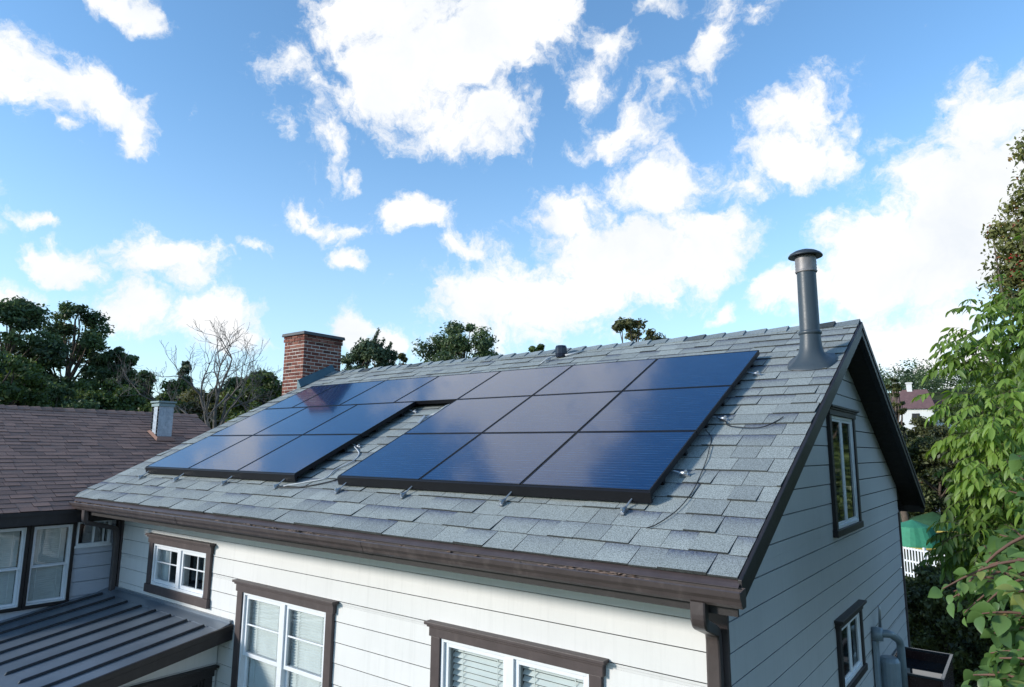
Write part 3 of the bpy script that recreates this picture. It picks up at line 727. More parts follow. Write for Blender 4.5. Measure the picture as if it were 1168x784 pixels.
# flue pipe
px_, py_ = -.30, 3.60; pz = py_*T
b = MB(); b.lathe((px_, py_, pz), [(.112, -.05), (.112, .34), (.108, .36), (.104, 1.02), (.104, 1.08)], 32)
flue = b.build('flue_pipe', M['pipe'], house, smooth=True)
b = MB(); b.lathe((px_, py_, pz), [(.112, .325), (.124, .335), (.124, .365), (.112, .375)], 32); b.build('pipe_band', M['pipe'], flue, smooth=True)
b = MB(); prof = [(.114, 1.06), (.122, 1.075), (.114, 1.085)]+[(.113+.004*(k % 2), 1.09+.018*k) for k in range(9)]+[(.112, 1.255)]
b.lathe((px_, py_, pz), prof, 32); b.build('collar', M['rust_steel'], flue, smooth=True)
b = MB(); b.lathe((px_, py_, pz), [(.0, 1.34), (.06, 1.335), (.12, 1.315), (.17, 1.285), (.187, 1.262), (.187, 1.250), (.165, 1.252), (.10, 1.262), (0, 1.265)], 36); b.build('rain_cap', paint('dark cap metal', (.045, .055, .066), .15, .4, .2), flue, smooth=True)
b = MB(); i0 = len(b.v); nseg = 40                      # flared roof boot following the roof plane
rings = [(.114, .26, 0), (.122, .18, 0), (.138, .12, .1), (.17, .08, .5), (.215, .045, .9), (.25, .032, 1), (.255, .012, 1)]
for (r_, h_, sq) in rings:
    for j_ in range(nseg):
        t = 2*math.pi*j_/nseg; cx_, cy_ = math.cos(t), math.sin(t); k = 1/max(abs(cx_), abs(cy_))**(.45*sq)
        x, s = r_*cx_*k, r_*cy_*k
        w = min(1, sq+.0); z = h_+s*T*math.cos(TH)
        yy = s*(1-w)+s*math.cos(TH)*w
        zz = h_*(1-w)+(h_+s*math.sin(TH))*w+(0 if sq else 0)
        b.v.append((px_+x, py_+yy, pz+zz)); b.b.append(0)
for k in range(len(rings)-1):
    for j_ in range(nseg):
        b.f.append((i0+k*nseg+j_, i0+k*nseg+(j_+1) % nseg, i0+(k+1)*nseg+(j_+1) % nseg, i0+(k+1)*nseg+j_)); b.a.append(.5)
b.build('flashing', M['pipe'], flue, smooth=True)
# small black roof vent near the ridge
vb = empty('roof_vent', RP(-4.33, 5.12, 0), (TH, 0, 0)); S(vb, 'small black box vent on the shingles just below the ridge', 'roof vent')
def cyl(b, c, r, h, n=20): b.lathe(c, [(0, 0), (r, 0), (r, h*.8), (r*.8, h), (0, h)], n)
vb_c = RP(-4.33, 5.12, 0)
b = MB(); b.lathe(vb_c, [(.0, .0), (.09, .0), (.10, .06), (.10, .15), (.085, .19), (.0, .20)], 8); b.build('housing', paint('black vent plastic', (.012, .018, .035), .1, .3, grime=0), vb, bevel=.008)
b = MB(); b.tube([RP(-4.46, 4.85, .02), RP(-4.50, 4.93, .05), RP(-4.43, 5.0, .06), RP(-4.40, 5.06, .05)], .012, 6); b.build('lead', M['cable_grey'], vb, smooth=True); b = MB(); b.tube([RP(-4.22, 5.08, .04), RP(-4.12, 5.16, .03), RP(-3.98, 5.28, .03)], .016, 6)
b.build('lead', M['cable_grey'], vb, smooth=True); b = MB(); b.tube([RP(-4.52, 4.78, .03), RP(-4.47, 4.88, .06), RP(-4.42, 4.95, .04)], .010, 6); b.build('lead', M['cable_grey'], vb, smooth=True)

# ------------------------------------------------------------------ solar panels
PW, PH, S0, HP = 1.3305, 1.15, .807, .137
A0x, B0x = -.917, -5.75
def panel_mesh(w, skirt):
    d = {}
    b = MB(); t_ = .055; e = .012; g = .006
    b.box(-w+g, -g, g, g+e, -t_, 0); b.box(-w+g, -g, PH-g-e, PH-g, -t_, 0); b.box(-w+g, -w+g+e, g+e, PH-g-e, -t_, 0); b.box(-g-e, -g, g+e, PH-g-e, -t_, 0)
    b.box(-w+g+e, -g-e, g+e, PH-g-e, -t_, -t_+.006)
    d['frame'] = b
    b = MB(); b.box(-w+g+e, -g-e, g+e, PH-g-e, -.012, -.003); d['glass'] = b
    if skirt:
        b = MB(); b.hexa([(-w, -.03, -.10), (0, -.03, -.10), (0, g-.001, -.10), (-w, g-.001, -.10), (-w, -.012, -.012), (0, -.012, -.012), (0, g-.001, -.004), (-w, g-.001, -.004)]); d['skirt'] = b
    return d
ordn = ['first', 'second', 'third', 'fourth', 'fifth', 'sixth', 'seventh']
cache = {}
def panel(x, row, label, grp, w=PW, skirt=False):
    key = (w, skirt)
    o = bpy.data.objects.new('solar_panel', None); o.empty_display_size = .2
    o.location = RP(x, S0+row*PH, HP); o.rotation_euler = (TH, 0, 0); col.objects.link(o); S(o, label, 'solar panel', grp)
    if key not in cache:
        cache[key] = {}
        for nm, mb in panel_mesh(w, skirt).items():
            c = mb.build(nm, M['pv'] if nm == 'glass' else M['black']); cache[key][nm] = c; c.parent = o
    else:
        for nm, src in cache[key].items():
            c = src.copy(); col.objects.link(c); c.parent = o
    return o
pos3 = ['left', 'middle', 'right']
for r_ in range(2):
    for i in range(3):
        panel(A0x-i*PW, r_, '%s panel in the %s row of the nearer right-hand solar array' % (pos3[2-i], ['bottom', 'middle'][r_]), 'solar panels of the nearer array', skirt=(r_ == 0))
        panel(B0x-i*PW, r_, '%s panel in the %s row of the farther array below the chimney' % (pos3[2-i], ['bottom', 'middle'][r_]), 'solar panels of the farther array', skirt=(r_ == 0))
for i in range(6):
    panel(A0x-i*PW, 2, '%s panel counted from the flue pipe end of the long top row' % ordn[i], 'solar panels of the top row')
panel(A0x-6*PW, 2, 'narrow dark blue panel at the chimney end of the long top row', 'solar panels of the top row', w=.84)
# rails under the panels
def rail(x0, x1, s, label):
    b = MB(); P = lambda x, s_, h: RP(x, s_, h)
    b.hexa([P(x0, s-.02, .035), P(x1, s-.02, .035), P(x1, s+.02, .035), P(x0, s+.02, .035), P(x0, s-.02, .078), P(x1, s-.02, .078), P(x1, s+.02, .078), P(x0, s+.02, .078)])
    o = b.build('mounting_rail', M['black']); S(o, label, 'rail', 'mounting rails under the panels')
for (a, c, s, w) in ((-4.85, -.93, S0+.3, 'lowest rail under the nearer array'), (-4.85, -.93, S0+.85, 'second rail from the bottom under the nearer array'), (-4.85, -.93, S0+PH+.3, 'third rail from the bottom under the nearer array'), (-4.85, -.93, S0+PH+.85, 'fourth rail from the bottom under the nearer array'),
                  (-9.7, -5.77, S0+.3, 'lowest rail under the farther array'), (-9.7, -5.77, S0+.85, 'second rail from the bottom under the farther array'), (-9.7, -5.77, S0+PH+.3, 'third rail from the bottom under the farther array'), (-9.7, -5.77, S0+PH+.85, 'fourth rail from the bottom under the farther array'),
                  (-9.7, -.93, S0+2*PH+.3, 'lower rail under the long top row of panels'), (-9.7, -.93, S0+2*PH+.85, 'upper rail under the long top row of panels')):
    rail(a, c, s, 'black '+w)
# silver roof hooks
def hook_mesh():
    b = MB()
    b.box(-.02, .02, -.05, .04, .003, .009)
    b.tube([(.0, -.035, .014), (.002, .0, .026), (.006, .04, .026)], [.016, .020, .013], 8)
    b.tube([(.006, .02, .026), (.02, .09, .045), (.04, .17, .066), (.05, .26, .075)], [.009, .008, .007, .007], 6)
    b.lathe((.0, -.02, .006), [(0, .048), (.012, .048), (.015, .04), (.015, .0)], 6)
    return b
hk = None
def hook(x, s, label, grp, rz=0, mat=None):
    global hk
    M3 = Matrix.Rotation(TH, 4, 'X') @ Matrix.Rotation(rz, 4, 'Z')
    if hk is None: hk = hook_mesh().build('roof_hook', M['steel'], smooth=False); o = hk
    else: o = hk.copy(); col.objects.link(o)
    o.location = RP(x, s, .012); o.rotation_euler = M3.to_euler(); S(o, label, 'bracket', grp)
for i, x in enumerate((-1.12, -2.38, -3.71, -4.79)):
    hook(x, .66, 'silver roof hook below the nearer array, %s from its right corner' % ordn[i], 'roof hooks below the panels')
for i, x in enumerate((-6.0, -7.22, -8.55, -9.68)):
    hook(x, .66, 'silver roof hook below the farther array, %s from its right corner' % ordn[i], 'roof hooks below the panels')
for i, s in enumerate((1.30, 2.45, 3.70)):
    hook(-.83, s, 'silver roof hook beside the right edge of the nearer array, %s from the bottom' % ordn[i], 'roof hooks beside the panels', R_(100))
hook(-5.66, 2.94, 'silver roof hook in the gap, beside the middle row of the farther array', 'roof hooks beside the panels', R_(95))
hook(-5.66, 1.78, 'silver roof hook in the gap, beside the bottom row of the farther array', 'roof hooks beside the panels', R_(95))

# cables
def cable(pts, r, name, label, mat, grp=None, cat='cable'):
    P = [RP(*p) for p in pts]
    out = []
    for i in range(len(P)-1):      # catmull-rom
        p0, p1, p2, p3 = P[max(i-1, 0)], P[i], P[i+1], P[min(i+2, len(P)-1)]
        for k in range(6):
            t = k/6; out.append(.5*((2*p1)+(p2-p0)*t+(2*p0-5*p1+4*p2-p3)*t*t+(3*p1-p0-3*p2+p3)*t**3))
    out.append(P[-1]); b = MB(); b.tube(out, r, 6); o = b.build(name, mat, smooth=True); S(o, label, cat, grp); return o
cable([(-.92, 2.46, .06), (-.80, 2.40, .03), (-.74, 2.31, .024), (-.55, 2.26, .022), (-.40, 2.27, .024), (-.30, 2.42, .022), (-.27, 2.50, .022)], .005, 'cable', 'black cable curving from the nearer array towards the rake', M['cable'])
cable([(-.92, 2.16, .05), (-.83, 2.05, .022), (-.77, 1.80, .022), (-.72, 1.55, .022), (-.68, 1.25, .022), (-.66, 1.0, .022), (-.68, .74, .022), (-.76, .52, .022), (-.83, .45, .020)], .004, 'cable', 'thin black cable running down the shingles beside the nearer array', M['cable'])
cable([(-5.70, 1.75, .05), (-5.45, 1.60, .02), (-5.34, 1.38, .02), (-5.42, 1.15, .02), (-5.35, .95, .02), (-5.6, .82, .02), (-5.9, .70, .02)], .009, 'cable', 'grey cable looping in the lower gap between the arrays', M['cable_grey'])
cable([(-4.87, 1.35, .06), (-5.0, 1.2, .02), (-5.05, 1.0, .02), (-5.2, .85, .02), (-5.55, .70, .02), (-5.95, .64, .03)], .008, 'cable', 'black cable beside the left corner of the nearer array', M['cable'])
cnd = empty('conduit_bundle', RP(-5.1, 2.8, .05)); S(cnd, 'bundle of silver connectors and conduits in the gap under the top row', 'conduit')
b = MB()
for k in range(4): b.tube([RP(-4.92-.03*k, 3.18, .06), RP(-4.97-.03*k, 3.0, .05+.01*k), RP(-5.0-.035*k, 2.86, .045), RP(-5.06-.03*k, 2.72, .05)], .013, 6)
b.build('conduit', M['cable_grey'], cnd, smooth=True)
b = MB()
for k in range(3): b.tube([RP(-5.03-.05*k, 2.70, .055), RP(-5.06-.05*k, 2.56, .05)], .024, 8)
b.tube([RP(-5.16, 2.50, .03), RP(-5.12, 2.62, .09)], .03, 8); b.build('connector', M['steel'], cnd)

# ------------------------------------------------------------------ porch with standing seam roof
XP = -6.93; tp = .165; PYL = -1.62; zt = -1.49
pz_ = lambda y: zt-(OV-y)*tp
porch = S(empty('porch', (-8.8, -.3, GZ)), 'low porch with a dark standing seam metal roof against the cream wall', 'porch')
b = MB(); b.hexa([(-10.6, PYL, pz_(PYL)-.03), (XP, PYL, pz_(PYL)-.03), (XP, OV-.014, pz_(OV)-.03), (-10.6, OV-.014, pz_(OV)-.03), (-10.6, PYL, pz_(PYL)), (XP, PYL, pz_(PYL)), (XP, OV-.014, pz_(OV)), (-10.6, OV-.014, pz_(OV))])
pr = b.build('roof', M['seam'], porch)
b = MB(); x = XP-.30
while x > -10.55:
    y0, y1 = PYL+.18, OV-.22
    b.hexa([(x-.013, y0, pz_(y0)+.001), (x+.013, y0, pz_(y0)+.001), (x+.013, y1, pz_(y1)+.001), (x-.013, y1, pz_(y1)+.001), (x-.011, y0+.02, pz_(y0)+.034), (x+.011, y0+.02, pz_(y0)+.034), (x+.011, y1-.015, pz_(y1)+.034), (x-.011, y1-.015, pz_(y1)+.034)])
    x -= .445
b.build('seam_ribs', paint('dark seam caps', (.03, .036, .045), .1, .4, .3), pr)
b = MB(); P = lambda x, y, h: (x, y, pz_(y)+h)
b.hexa([P(-10.59, OV-.20, .003), P(XP, OV-.20, .003), P(XP, OV-.035, .010), P(-10.59, OV-.035, .010), P(-10.59, OV-.20, .007), P(XP, OV-.20, .007), P(XP, OV-.035, .03), P(-10.59, OV-.035, .03)])
b.box(-10.48, XP, OV-.05, OV-.015, pz_(OV)-.0, pz_(OV)+.055); b.build('flashing', M['seam'], pr)
b = MB(); b.hexa([P(XP+.001, PYL-.02, -.18), P(XP+.03, PYL-.02, -.18), P(XP+.03, OV-.015, -.18), P(XP+.001, OV-.015, -.18), P(XP+.001, PYL-.02, -.055), P(XP+.03, PYL-.02, -.055), P(XP+.03, OV-.015, -.055), P(XP+.001, OV-.015, -.055)]); 
b.hexa([P(XP+.001, PYL-.02, -.052), P(XP+.042, PYL-.02, -.052), P(XP+.042, OV-.015, -.052), P(XP+.001, OV-.015, -.052), P(XP+.001, PYL-.02, .012), P(XP+.042, PYL-.02, .012), P(XP+.042, OV-.015, .012), P(XP+.001, OV-.015, .012)])
b.build('rake_fascia', M['dark_brown'], porch, bevel=.004)
b = MB(); b.box(-10.6, XP, PYL-.02, PYL-.0, pz_(PYL)-.17, pz_(PYL)-.0); b.build('eave_fascia', M['dark_brown'], porch)
b = MB(); b.extrude([(PYL-.02+y_, pz_(PYL)+.03+z_) for (y_, z_) in [(-.0, -.03), (0, -.13), (-.07, -.135), (-.10, -.11), (-.12, -.05), (-.12, -.02), (-.11, -.02), (-.11, -.05), (-.09, -.10), (-.065, -.12), (-.01, -.12), (-.01, -.03)]], -10.6, XP+.03)
b.build('gutter', M['gutter'], porch)
XW = XP-.30
b = MB(); D1 = (-.20, .60, GZ+.3, -2.02)
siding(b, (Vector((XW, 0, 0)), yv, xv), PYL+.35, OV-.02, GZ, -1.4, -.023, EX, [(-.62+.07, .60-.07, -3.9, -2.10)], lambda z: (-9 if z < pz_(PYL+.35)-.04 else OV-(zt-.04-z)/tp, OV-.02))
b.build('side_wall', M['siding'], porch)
b = MB(); b.box(-10.55, XW-.03, PYL+.35, PYL+.37, GZ, pz_(PYL+.35)-.04); b.build('end_wall', M['siding'], porch)
b = MB(); b.box(-10.6, XW+.2, PYL+.02, OV-.03, pz_(PYL)-.15+.0, pz_(PYL)-.13); 
window(porch, (Vector((XW+.013, -.62, -3.95)), yv, xv), 1.22, 3.95-2.03, 'plain', None, head=.13, side=.11, sill=.08, mats=('dark_brown', 'dark_brown'))

# ------------------------------------------------------------------ neighbouring brown roofed house
XN = -10.6; WA = 23.7; wt_ = math.tan(R_(WA)); XE = -10.22; ZE = -.165; RIDX = -14.1; RZ = ZE+(XE-RIDX)*wt_
wing = S(empty('brown_roofed_house', (-14.1, -1.4, GZ)), 'neighbouring house with brown shingle roof and pale blue grey siding', 'house')
c27, s27 = math.cos(R_(WA)), math.sin(R_(WA)); WLEN = (XE-RIDX)/c27; Y0, Y1 = -2.4, 3.68
wO = Vector((XE, 0, ZE)); wS = Vector((-c27, 0, s27)); wN = Vector((s27, 0, c27)); wX = Vector((0, -1, 0))
lim = lambda s: ((-(.60) if s < .46 else -Y1), -Y0)
b = MB(); shingles(b, wO, wX, wS, wN, -Y1, -Y0, WLEN, .142, .18, .36, lim=lim, band=.25, lift=.004, thick=(.001, .008))
wO2 = Vector((2*RIDX-XE, 0, ZE)); wS2 = Vector((c27, 0, s27)); wN2 = Vector((-s27, 0, c27))
for (O, sd_, nn, s_lo) in ((wO, wS, wN, .46), (wO2, wS2, wN2, 0)):
    P = lambda y, s, h: O+Vector((0, y, 0))+sd_*s+nn*h
    b.hexa([P(Y0, s_lo, -.06), P(Y1, s_lo, -.06), P(Y1, WLEN, -.06), P(Y0, WLEN, -.06), P(Y0, s_lo, -.017), P(Y1, s_lo, -.017), P(Y1, WLEN, -.017), P(Y0, WLEN, -.017)], .3)
P = lambda y, s, h: wO+Vector((0, y, 0))+wS*s+wN*h
b.hexa([P(Y0, 0.01, -.06), P(.6, 0.01, -.06), P(.6, .46, -.06), P(Y0, .46, -.06), P(Y0, 0.01, -.017), P(.6, 0.01, -.017), P(.6, .46, -.017), P(Y0, .46, -.017)], .3)
wr = b.build('roof', M['shingle_brown'], wing)
b = MB(); y = Y1
while y > Y0:
    for (sd_, nn) in ((wS, wN), (wS2, wN2)):
        A = Vector((RIDX, 0, RZ)); P = lambda yy, s, h: Vector((0, yy, 0))+A-sd_*s+nn*h
        b.hexa([P(y, -.01, .03), P(y-.24, -.01, .012), P(y-.24, .14, .0), P(y, .14, .012), P(y, -.01, .042), P(y-.24, -.01, .02), P(y-.24, .14, .008), P(y, .14, .024)], random.random())
    y -= .2
b.build('ridge_cap', M['shingle_brown'], wr)
b = MB(); b.box(XE-.025, XE+.004, Y0, .6, ZE-.20, ZE-.012); b.box(XE-.0, XE+.025, Y0, .6, ZE-.06, ZE-.008); b.build('fascia', M['dark_brown'], wing)
b = MB(); b.box(XN, XE-.026, Y0, .6, ZE-.20, ZE-.18); b.build('soffit', M['soffit'], wing)
W1 = (-.56, .06, -1.62, -.375); W0 = (-1.22, -.56, -1.62, -.375); WS_ = (.065, .62, -.76, -.375)
b = MB()
# long wall with three openings
wh = [(-1.20+.04, .06-.04, -1.62+.04, -.40), (WS_[0]+.05, WS_[1]-.03, WS_[2]+.03, -.40)]
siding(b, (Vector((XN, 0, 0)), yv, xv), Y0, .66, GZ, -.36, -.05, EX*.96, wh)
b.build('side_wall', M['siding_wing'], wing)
b = MB(); b.box(XN-6.9, XN-.03, Y1-.32, Y1-.3, GZ, .2); b.box(XN-6.9, XN-6.88, Y0+.2, Y1-.3, GZ, -.2); b.box(XN-.02, XN, .7, Y1-.3, GZ, -.36); b.box(XN-6.9, XN-.03, Y0+.2, Y0+.22, GZ, .2)
b.face([(XE, Y1-.3, -.2), (2*RIDX-XE, Y1-.3, -.2), (RIDX, Y1-.3, RZ-.08)]); b.face([(XE-.3, Y0+.2, -.2), (2*RIDX-XE, Y0+.2, -.2), (RIDX, Y0+.2, RZ-.08)])
b.build('end_wall', M['siding_wing'], wing)
for (y0, y1, z0, z1, st) in ((-1.20, -.565, -1.62, -.37, 'hung'), (-.56, .06, -1.62, -.37, 'hung')):
    window(wing, (Vector((XN+.013, y0, z0)), yv, xv), y1-y0, z1-z0, 'hung', 0, head=.05, side=.045, sill=.05, mats=('dark_brown', 'white'), lights=1)
# small high window
F_ = (Vector((XN+.013, .075, -.765)), yv, Vector((0, 0, 1)), xv)
b = MB(); w_, h_ = .50, .375
b.obox(F_, (0, 0, -.1), (w_, .03, .03)); b.obox(F_, (0, h_-.03, -.1), (w_, h_, .03)); b.obox(F_, (0, .03, -.1), (.03, h_-.03, .03)); b.obox(F_, (w_-.03, .03, -.1), (w_, h_-.03, .03)); b.obox(F_, (w_*.48, .03, -.06), (w_*.48+.025, h_-.03, .01)); b.obox(F_, (w_*.8, .03, -.06), (w_*.8+.014, h_-.03, .005))
b.obox(F_, (-.02, -.035, -.01), (w_+.02, 0, .045))
o = b.build('high_window', M['white'], wing)
b = MB(); b.face([F_[0]+F_[1]*u_+F_[2]*v_+F_[3]*-.03 for (u_, v_) in ((.03, .03), (w_-.03, .03), (w_-.03, h_-.03), (.03, h_-.03))]); b.build('pane', M['glass_dark'], o)
b = MB(); b.obox(F_, (0, 0, -.4), (w_, h_, -.39)); b.obox(F_, (0, 0, -.39), (w_, .005, -.1)); b.build('reveal', M['inside'], o)
# whitewashed vent stack on the brown roof
sx_, sy_ = -12.90, 2.34; zr = ZE+(XE-sx_)*wt_
b = MB(); z = zr-.15; row = 0; random.seed(9)
while z < zr+.62:
    for (a, c) in ((-.15, .0), (.008, .15)) if row % 2 else ((-.15, -.06), (-.052, .15)):
        b.box(sx_+a, sx_+c, sy_-.15, sy_-.08, z, z+.068, random.random()); b.box(sx_+.08, sx_+.152, sy_+a, sy_+c, z, z+.068, random.random())
        b.box(sx_+a, sx_+c, sy_+.08, sy_+.15, z, z+.068, random.random()); b.box(sx_-.152, sx_-.08, sy_+a, sy_+c, z, z+.068, random.random())
    z += .074; row += 1
b.box(sx_-.146, sx_+.146, sy_-.146, sy_+.146, zr-.2, zr+.62)
st = b.build('vent_stack', M['stack'], wing)
b = MB(); b.box(sx_-.17, sx_+.17, sy_-.17, sy_+.17, zr+.62, zr+.68); b.box(sx_-.19, sx_+.19, sy_-.19, sy_+.19, zr+.70, zr+.735); b.box(sx_-.14, sx_+.14, sy_-.14, sy_+.14, zr+.67, zr+.71); b.build('cap', paint('grey green cap', (.2, .27, .28), .15, .6), st, bevel=.006)
b = MB(); b.hexa([(sx_-.2, sy_-.2, zr+.2*wt_+.025), (sx_+.26, sy_-.2, zr-.26*wt_+.025), (sx_+.26, sy_+.2, zr-.26*wt_+.025), (sx_-.2, sy_+.2, zr+.2*wt_+.025), (sx_-.15, sy_-.16, zr+.2*wt_+.05), (sx_+.2, sy_-.16, zr-.15*wt_+.05), (sx_+.2, sy_+.16, zr-.15*wt_+.05), (sx_-.15, sy_+.16, zr+.2*wt_+.05)]); b.build('flashing', M['shingle_brown'], st)

# ------------------------------------------------------------------ meter and black cabinet on the gable wall
um = S(empty('utility_meter', (GX+.12, 6.15, -2.6)), 'grey utility meter with bent conduit on the gable wall beside the small window', 'meter')
gx = GX+.016
b = MB(); b.box(gx, gx+.05, 5.93, 6.12, -2.9, -1.66); b.build('back_plate', M['grey_box'], um, bevel=.01)
b = MB(); b.tube([(gx+.14, 6.22, -2.75), (gx+.14, 6.22, -1.95), (gx+.14, 6.22, -1.90)], [.13, .13, .10], 20); b.build('meter_body', M['grey_box'], um, smooth=False, bevel=.008)
b = MB(); b.tube(arc_path([(gx+.04, 6.02, -1.58), (gx+.20, 6.05, -1.56), (gx+.26, 6.42, -1.72), (gx+.26, 6.46, -2.5)], .12), .05, 12); b.tube([(gx+.05, 6.0, -1.66), (gx+.05, 6.02, -1.50)], .075, 12); b.build('conduit', M['grey_box'], um, smooth=True)
b = MB(); b.tube([(gx+.06, 6.2, -1.55), (gx+.07, 6.21, -1.30), (gx+.06, 6.2, -1.24)], [.02, .016, .012], 8); b.build('vent_stub', M['steel'], um, smooth=True)
cb = S(empty('cabinet', (GX+.35, 7.2, -2.9)), 'glossy black open tank beside the meter at the rear corner of the gable', 'tank')
y0, y1, x0, x1, z0, z1 = 6.55, 7.95, GX+.03, GX+.72, -2.95, -2.18
b = MB(); b.box(x0, x1, y0, y1, z0, z0+.03); b.box(x0, x0+.03, y0, y1, z0+.03, z1); b.box(x1-.03, x1, y0, y1, z0+.03, z1); b.box(x0+.03, x1-.03, y0, y0+.03, z0+.03, z1); b.box(x0+.03, x1-.03, y1-.03, y1, z0+.03, z1)
b.build('body', paint('oxblood black enamel', (.035, .015, .014), .3, .25, grime=.2), cb, bevel=.008)
b = MB(); b.box(x0+.03, x1-.03, y0+.03, y1-.03, z1-.14, z1-.12); wm_ = Mat('still dark water', .03, 0, .8); wm_.base((.01, .014, .02)); b.build('water', wm_.m, cb)
b = MB(); e = .025
b.box(x0-.01, x1+.02, y0-.02, y0+e, z1, z1+.03); b.box(x0-.01, x1+.02, y1-e, y1+.02, z1, z1+.03); b.box(x1-e, x1+.02, y0+e, y1-e, z1, z1+.03); b.box(x0-.01, x0+e, y0+e, y1-e, z1, z1+.03); b.build('rim', paint('dark glossy rim', (.03, .035, .04), .2, .2), cb, bevel=.006)
for yy in (y0+.2, y1-.2):
    b = MB(); b.box(x0, x1-.05, yy-.02, yy+.02, z0-.04, z0); b.tube([(x1-.1, yy, z0-.02), (x0, yy, z0-.5)], .018, 6); b.build('bracket', M['black'], cb)

# ------------------------------------------------------------------ vegetation
def leaves(cent, rad, n, size, flat=.0, asp=.5, shell=.5, tone_c=None, up=.25, sun_bias=.0):
    """n leaf quads (4 verts, pointed, folded) scattered in ellipsoids"""
    k = len(cent); w = (rad.prod(axis=1))**(2/3.); idx = rng.choice(k, n, p=w/w.sum())
    d = rng.normal(size=(n, 3)); d /= np.linalg.norm(d, axis=1)[:, None]
    r = np.abs(rng.normal(0, .62, n))*(1-shell)+shell*rng.random(n)**.4*1.05+rng.exponential(.045, n)
    r = np.minimum(r, 1.12)
    pos = cent[idx]+d*r[:, None]*rad[idx]
    nrm = d*.7+rng.normal(size=(n, 3))*.6+np.array([0, 0, up]); nrm /= np.linalg.norm(nrm, axis=1)[:, None]
    t = np.cross(nrm, rng.normal(size=(n, 3))); t /= np.linalg.norm(t, axis=1)[:, None]
    bt = np.cross(nrm, t)
    sz = size*rng.uniform(.6, 1.35, n)[:, None]
    V = np.empty((n, 4, 3))
    V[:, 0] = pos-t*sz; V[:, 1] = pos+bt*sz*asp+nrm*sz*.12; V[:, 2] = pos+t*sz-nrm*sz*.15; V[:, 3] = pos-bt*sz*asp+nrm*sz*.12
    if tone_c is None: tone_c = rng.uniform(.15, .75, k)
    tone = np.clip(tone_c[idx]+rng.normal(0, .16, n), 0, 1)*.93
    tone = np.where(rng.random(n) < .012, 1.0, tone)
    return V.reshape(-1, 3), np.arange(n*4).reshape(-1, 4), tone
def limbs(b, base, top, r0, targets, gnarl=.04, tone=.5):
    base, top = Vector(base), Vector(top); n = 9; H = (top-base).length
    pts = [base.lerp(top, i/(n-1))+Vector((rng.normal(0, gnarl*H*.3), rng.normal(0, gnarl*H*.3), 0))*(0 if i in (0,) else 1) for i in range(n)]
    b.tube(pts, [r0*(1-.85*i/(n-1)) for i in range(n)], 8)
    for t in targets:
        t = Vector(t); f = min(.92, max(.25, (t.z-base.z)/max(H, .1)*.72)); i = f*(n-1); p = pts[int(i)].lerp(pts[min(n-1, int(i)+1)], i-int(i))
        mid = p.lerp(t, .5)+Vector((rng.normal(0, .06), rng.normal(0, .06), .08))*(t-p).length
        rr_ = r0*(1-.85*f)*.55; b.tube([p, p.lerp(mid, .5), mid, mid.lerp(t, .6), t], [rr_, rr_*.8, rr_*.6, rr_*.4, rr_*.15], 5, cap=False)
def tree(name, label, cat, base, height, crown_r, crown_lo, nclump, nleaf, lsize, mat, bark='bark', group=None, squash=1.0, clump=.36, seed=0, shape='round', tonelo=.15, tonehi=.75, gap=0):
    global rng
    rng = np.random.default_rng(seed+100)
    base = np.array(base, float); root = S(empty(name, tuple(base)), label, cat, group)
    zc = np.sort(rng.random(nclump)); C = []; Rr = []
    ch = height-crown_lo
    for i, t in enumerate(zc):
        if shape == 'cone': pr = (1-t)*.95+.05
        elif shape == 'column': pr = math.sin(math.pi*min(1, t*.85+.12))**.5
        else: pr = math.sqrt(max(.02, 1-(2*t-.85)**2/1.33))
        a = rng.random()*2*math.pi; rad = crown_r*pr*rng.uniform(.25, .95)**.6
        cr = crown_r*clump*rng.uniform(.6, 1.25)*(.55+.45*pr)
        C.append(base+np.array([math.cos(a)*rad, math.sin(a)*rad, crown_lo+ch*t*.96])); Rr.append([cr, cr, cr*.7*squash])
    C = np.array(C); Rr = np.array(Rr)
    tc_ = rng.uniform(tonelo, tonehi, nclump)
    V, F, tn = leaves(C, Rr, nleaf, lsize, tone_c=tc_)
    b = MB(); limbs(b, base, base+np.array([0, 0, height*.93]), height*.022+.03, [c for c in C[::max(1, nclump//28)]])
    b.build('trunk', M[bark], root, smooth=True)
    np_mesh('crown', V, F, tn, M[mat], root)
    return root
def tree_px(name, label, cat, px, top, wpx, dist, lo_px, **k):
    p = at(px, top, dist); g_ = float(hill(np.float64(p[0]), np.float64(p[1]))); lo = at(px, lo_px, dist)[2]-g_
    return tree(name, label, cat, (p[0], p[1], g_), p[2]-g_, wpx/2/FPX*dist/1.05, max(.3, lo), **k)
GRP = 'trees behind the houses'
tree_px('broadleaf_tree', 'tall dark green tree at the far left edge behind the brown roof', 'tree', 16, 338, 92, 60, 478, nclump=60, nleaf=17000, lsize=.16, mat='leaf_dark', group=GRP, seed=1, clump=.34)
tree_px('broadleaf_tree', 'tall dark feathery tree second from the left behind the brown roof', 'tree', 88, 347, 74, 62, 480, nclump=62, nleaf=15000, lsize=.16, mat='leaf_dark', group=GRP, seed=2, clump=.34, shape='column')
tree_px('broadleaf_tree', 'lighter green low tree in front of the far left trees', 'tree', 10, 404, 74, 48, 485, nclump=40, nleaf=16000, lsize=.13, mat='leaf_mid', group=GRP, seed=3, tonehi=.5)
tree_px('broadleaf_tree', 'slim dark tree with a round top right of the tall left pair', 'tree', 139, 395, 36, 60, 450, nclump=34, nleaf=9000, lsize=.15, mat='leaf_dark', group=GRP, seed=4)
tree_px('broadleaf_tree', 'bushy green tree behind the middle of the brown roof ridge', 'tree', 118, 436, 74, 55, 490, nclump=45, nleaf=16000, lsize=.14, mat='leaf_mid', group=GRP, seed=5, tonehi=.45)
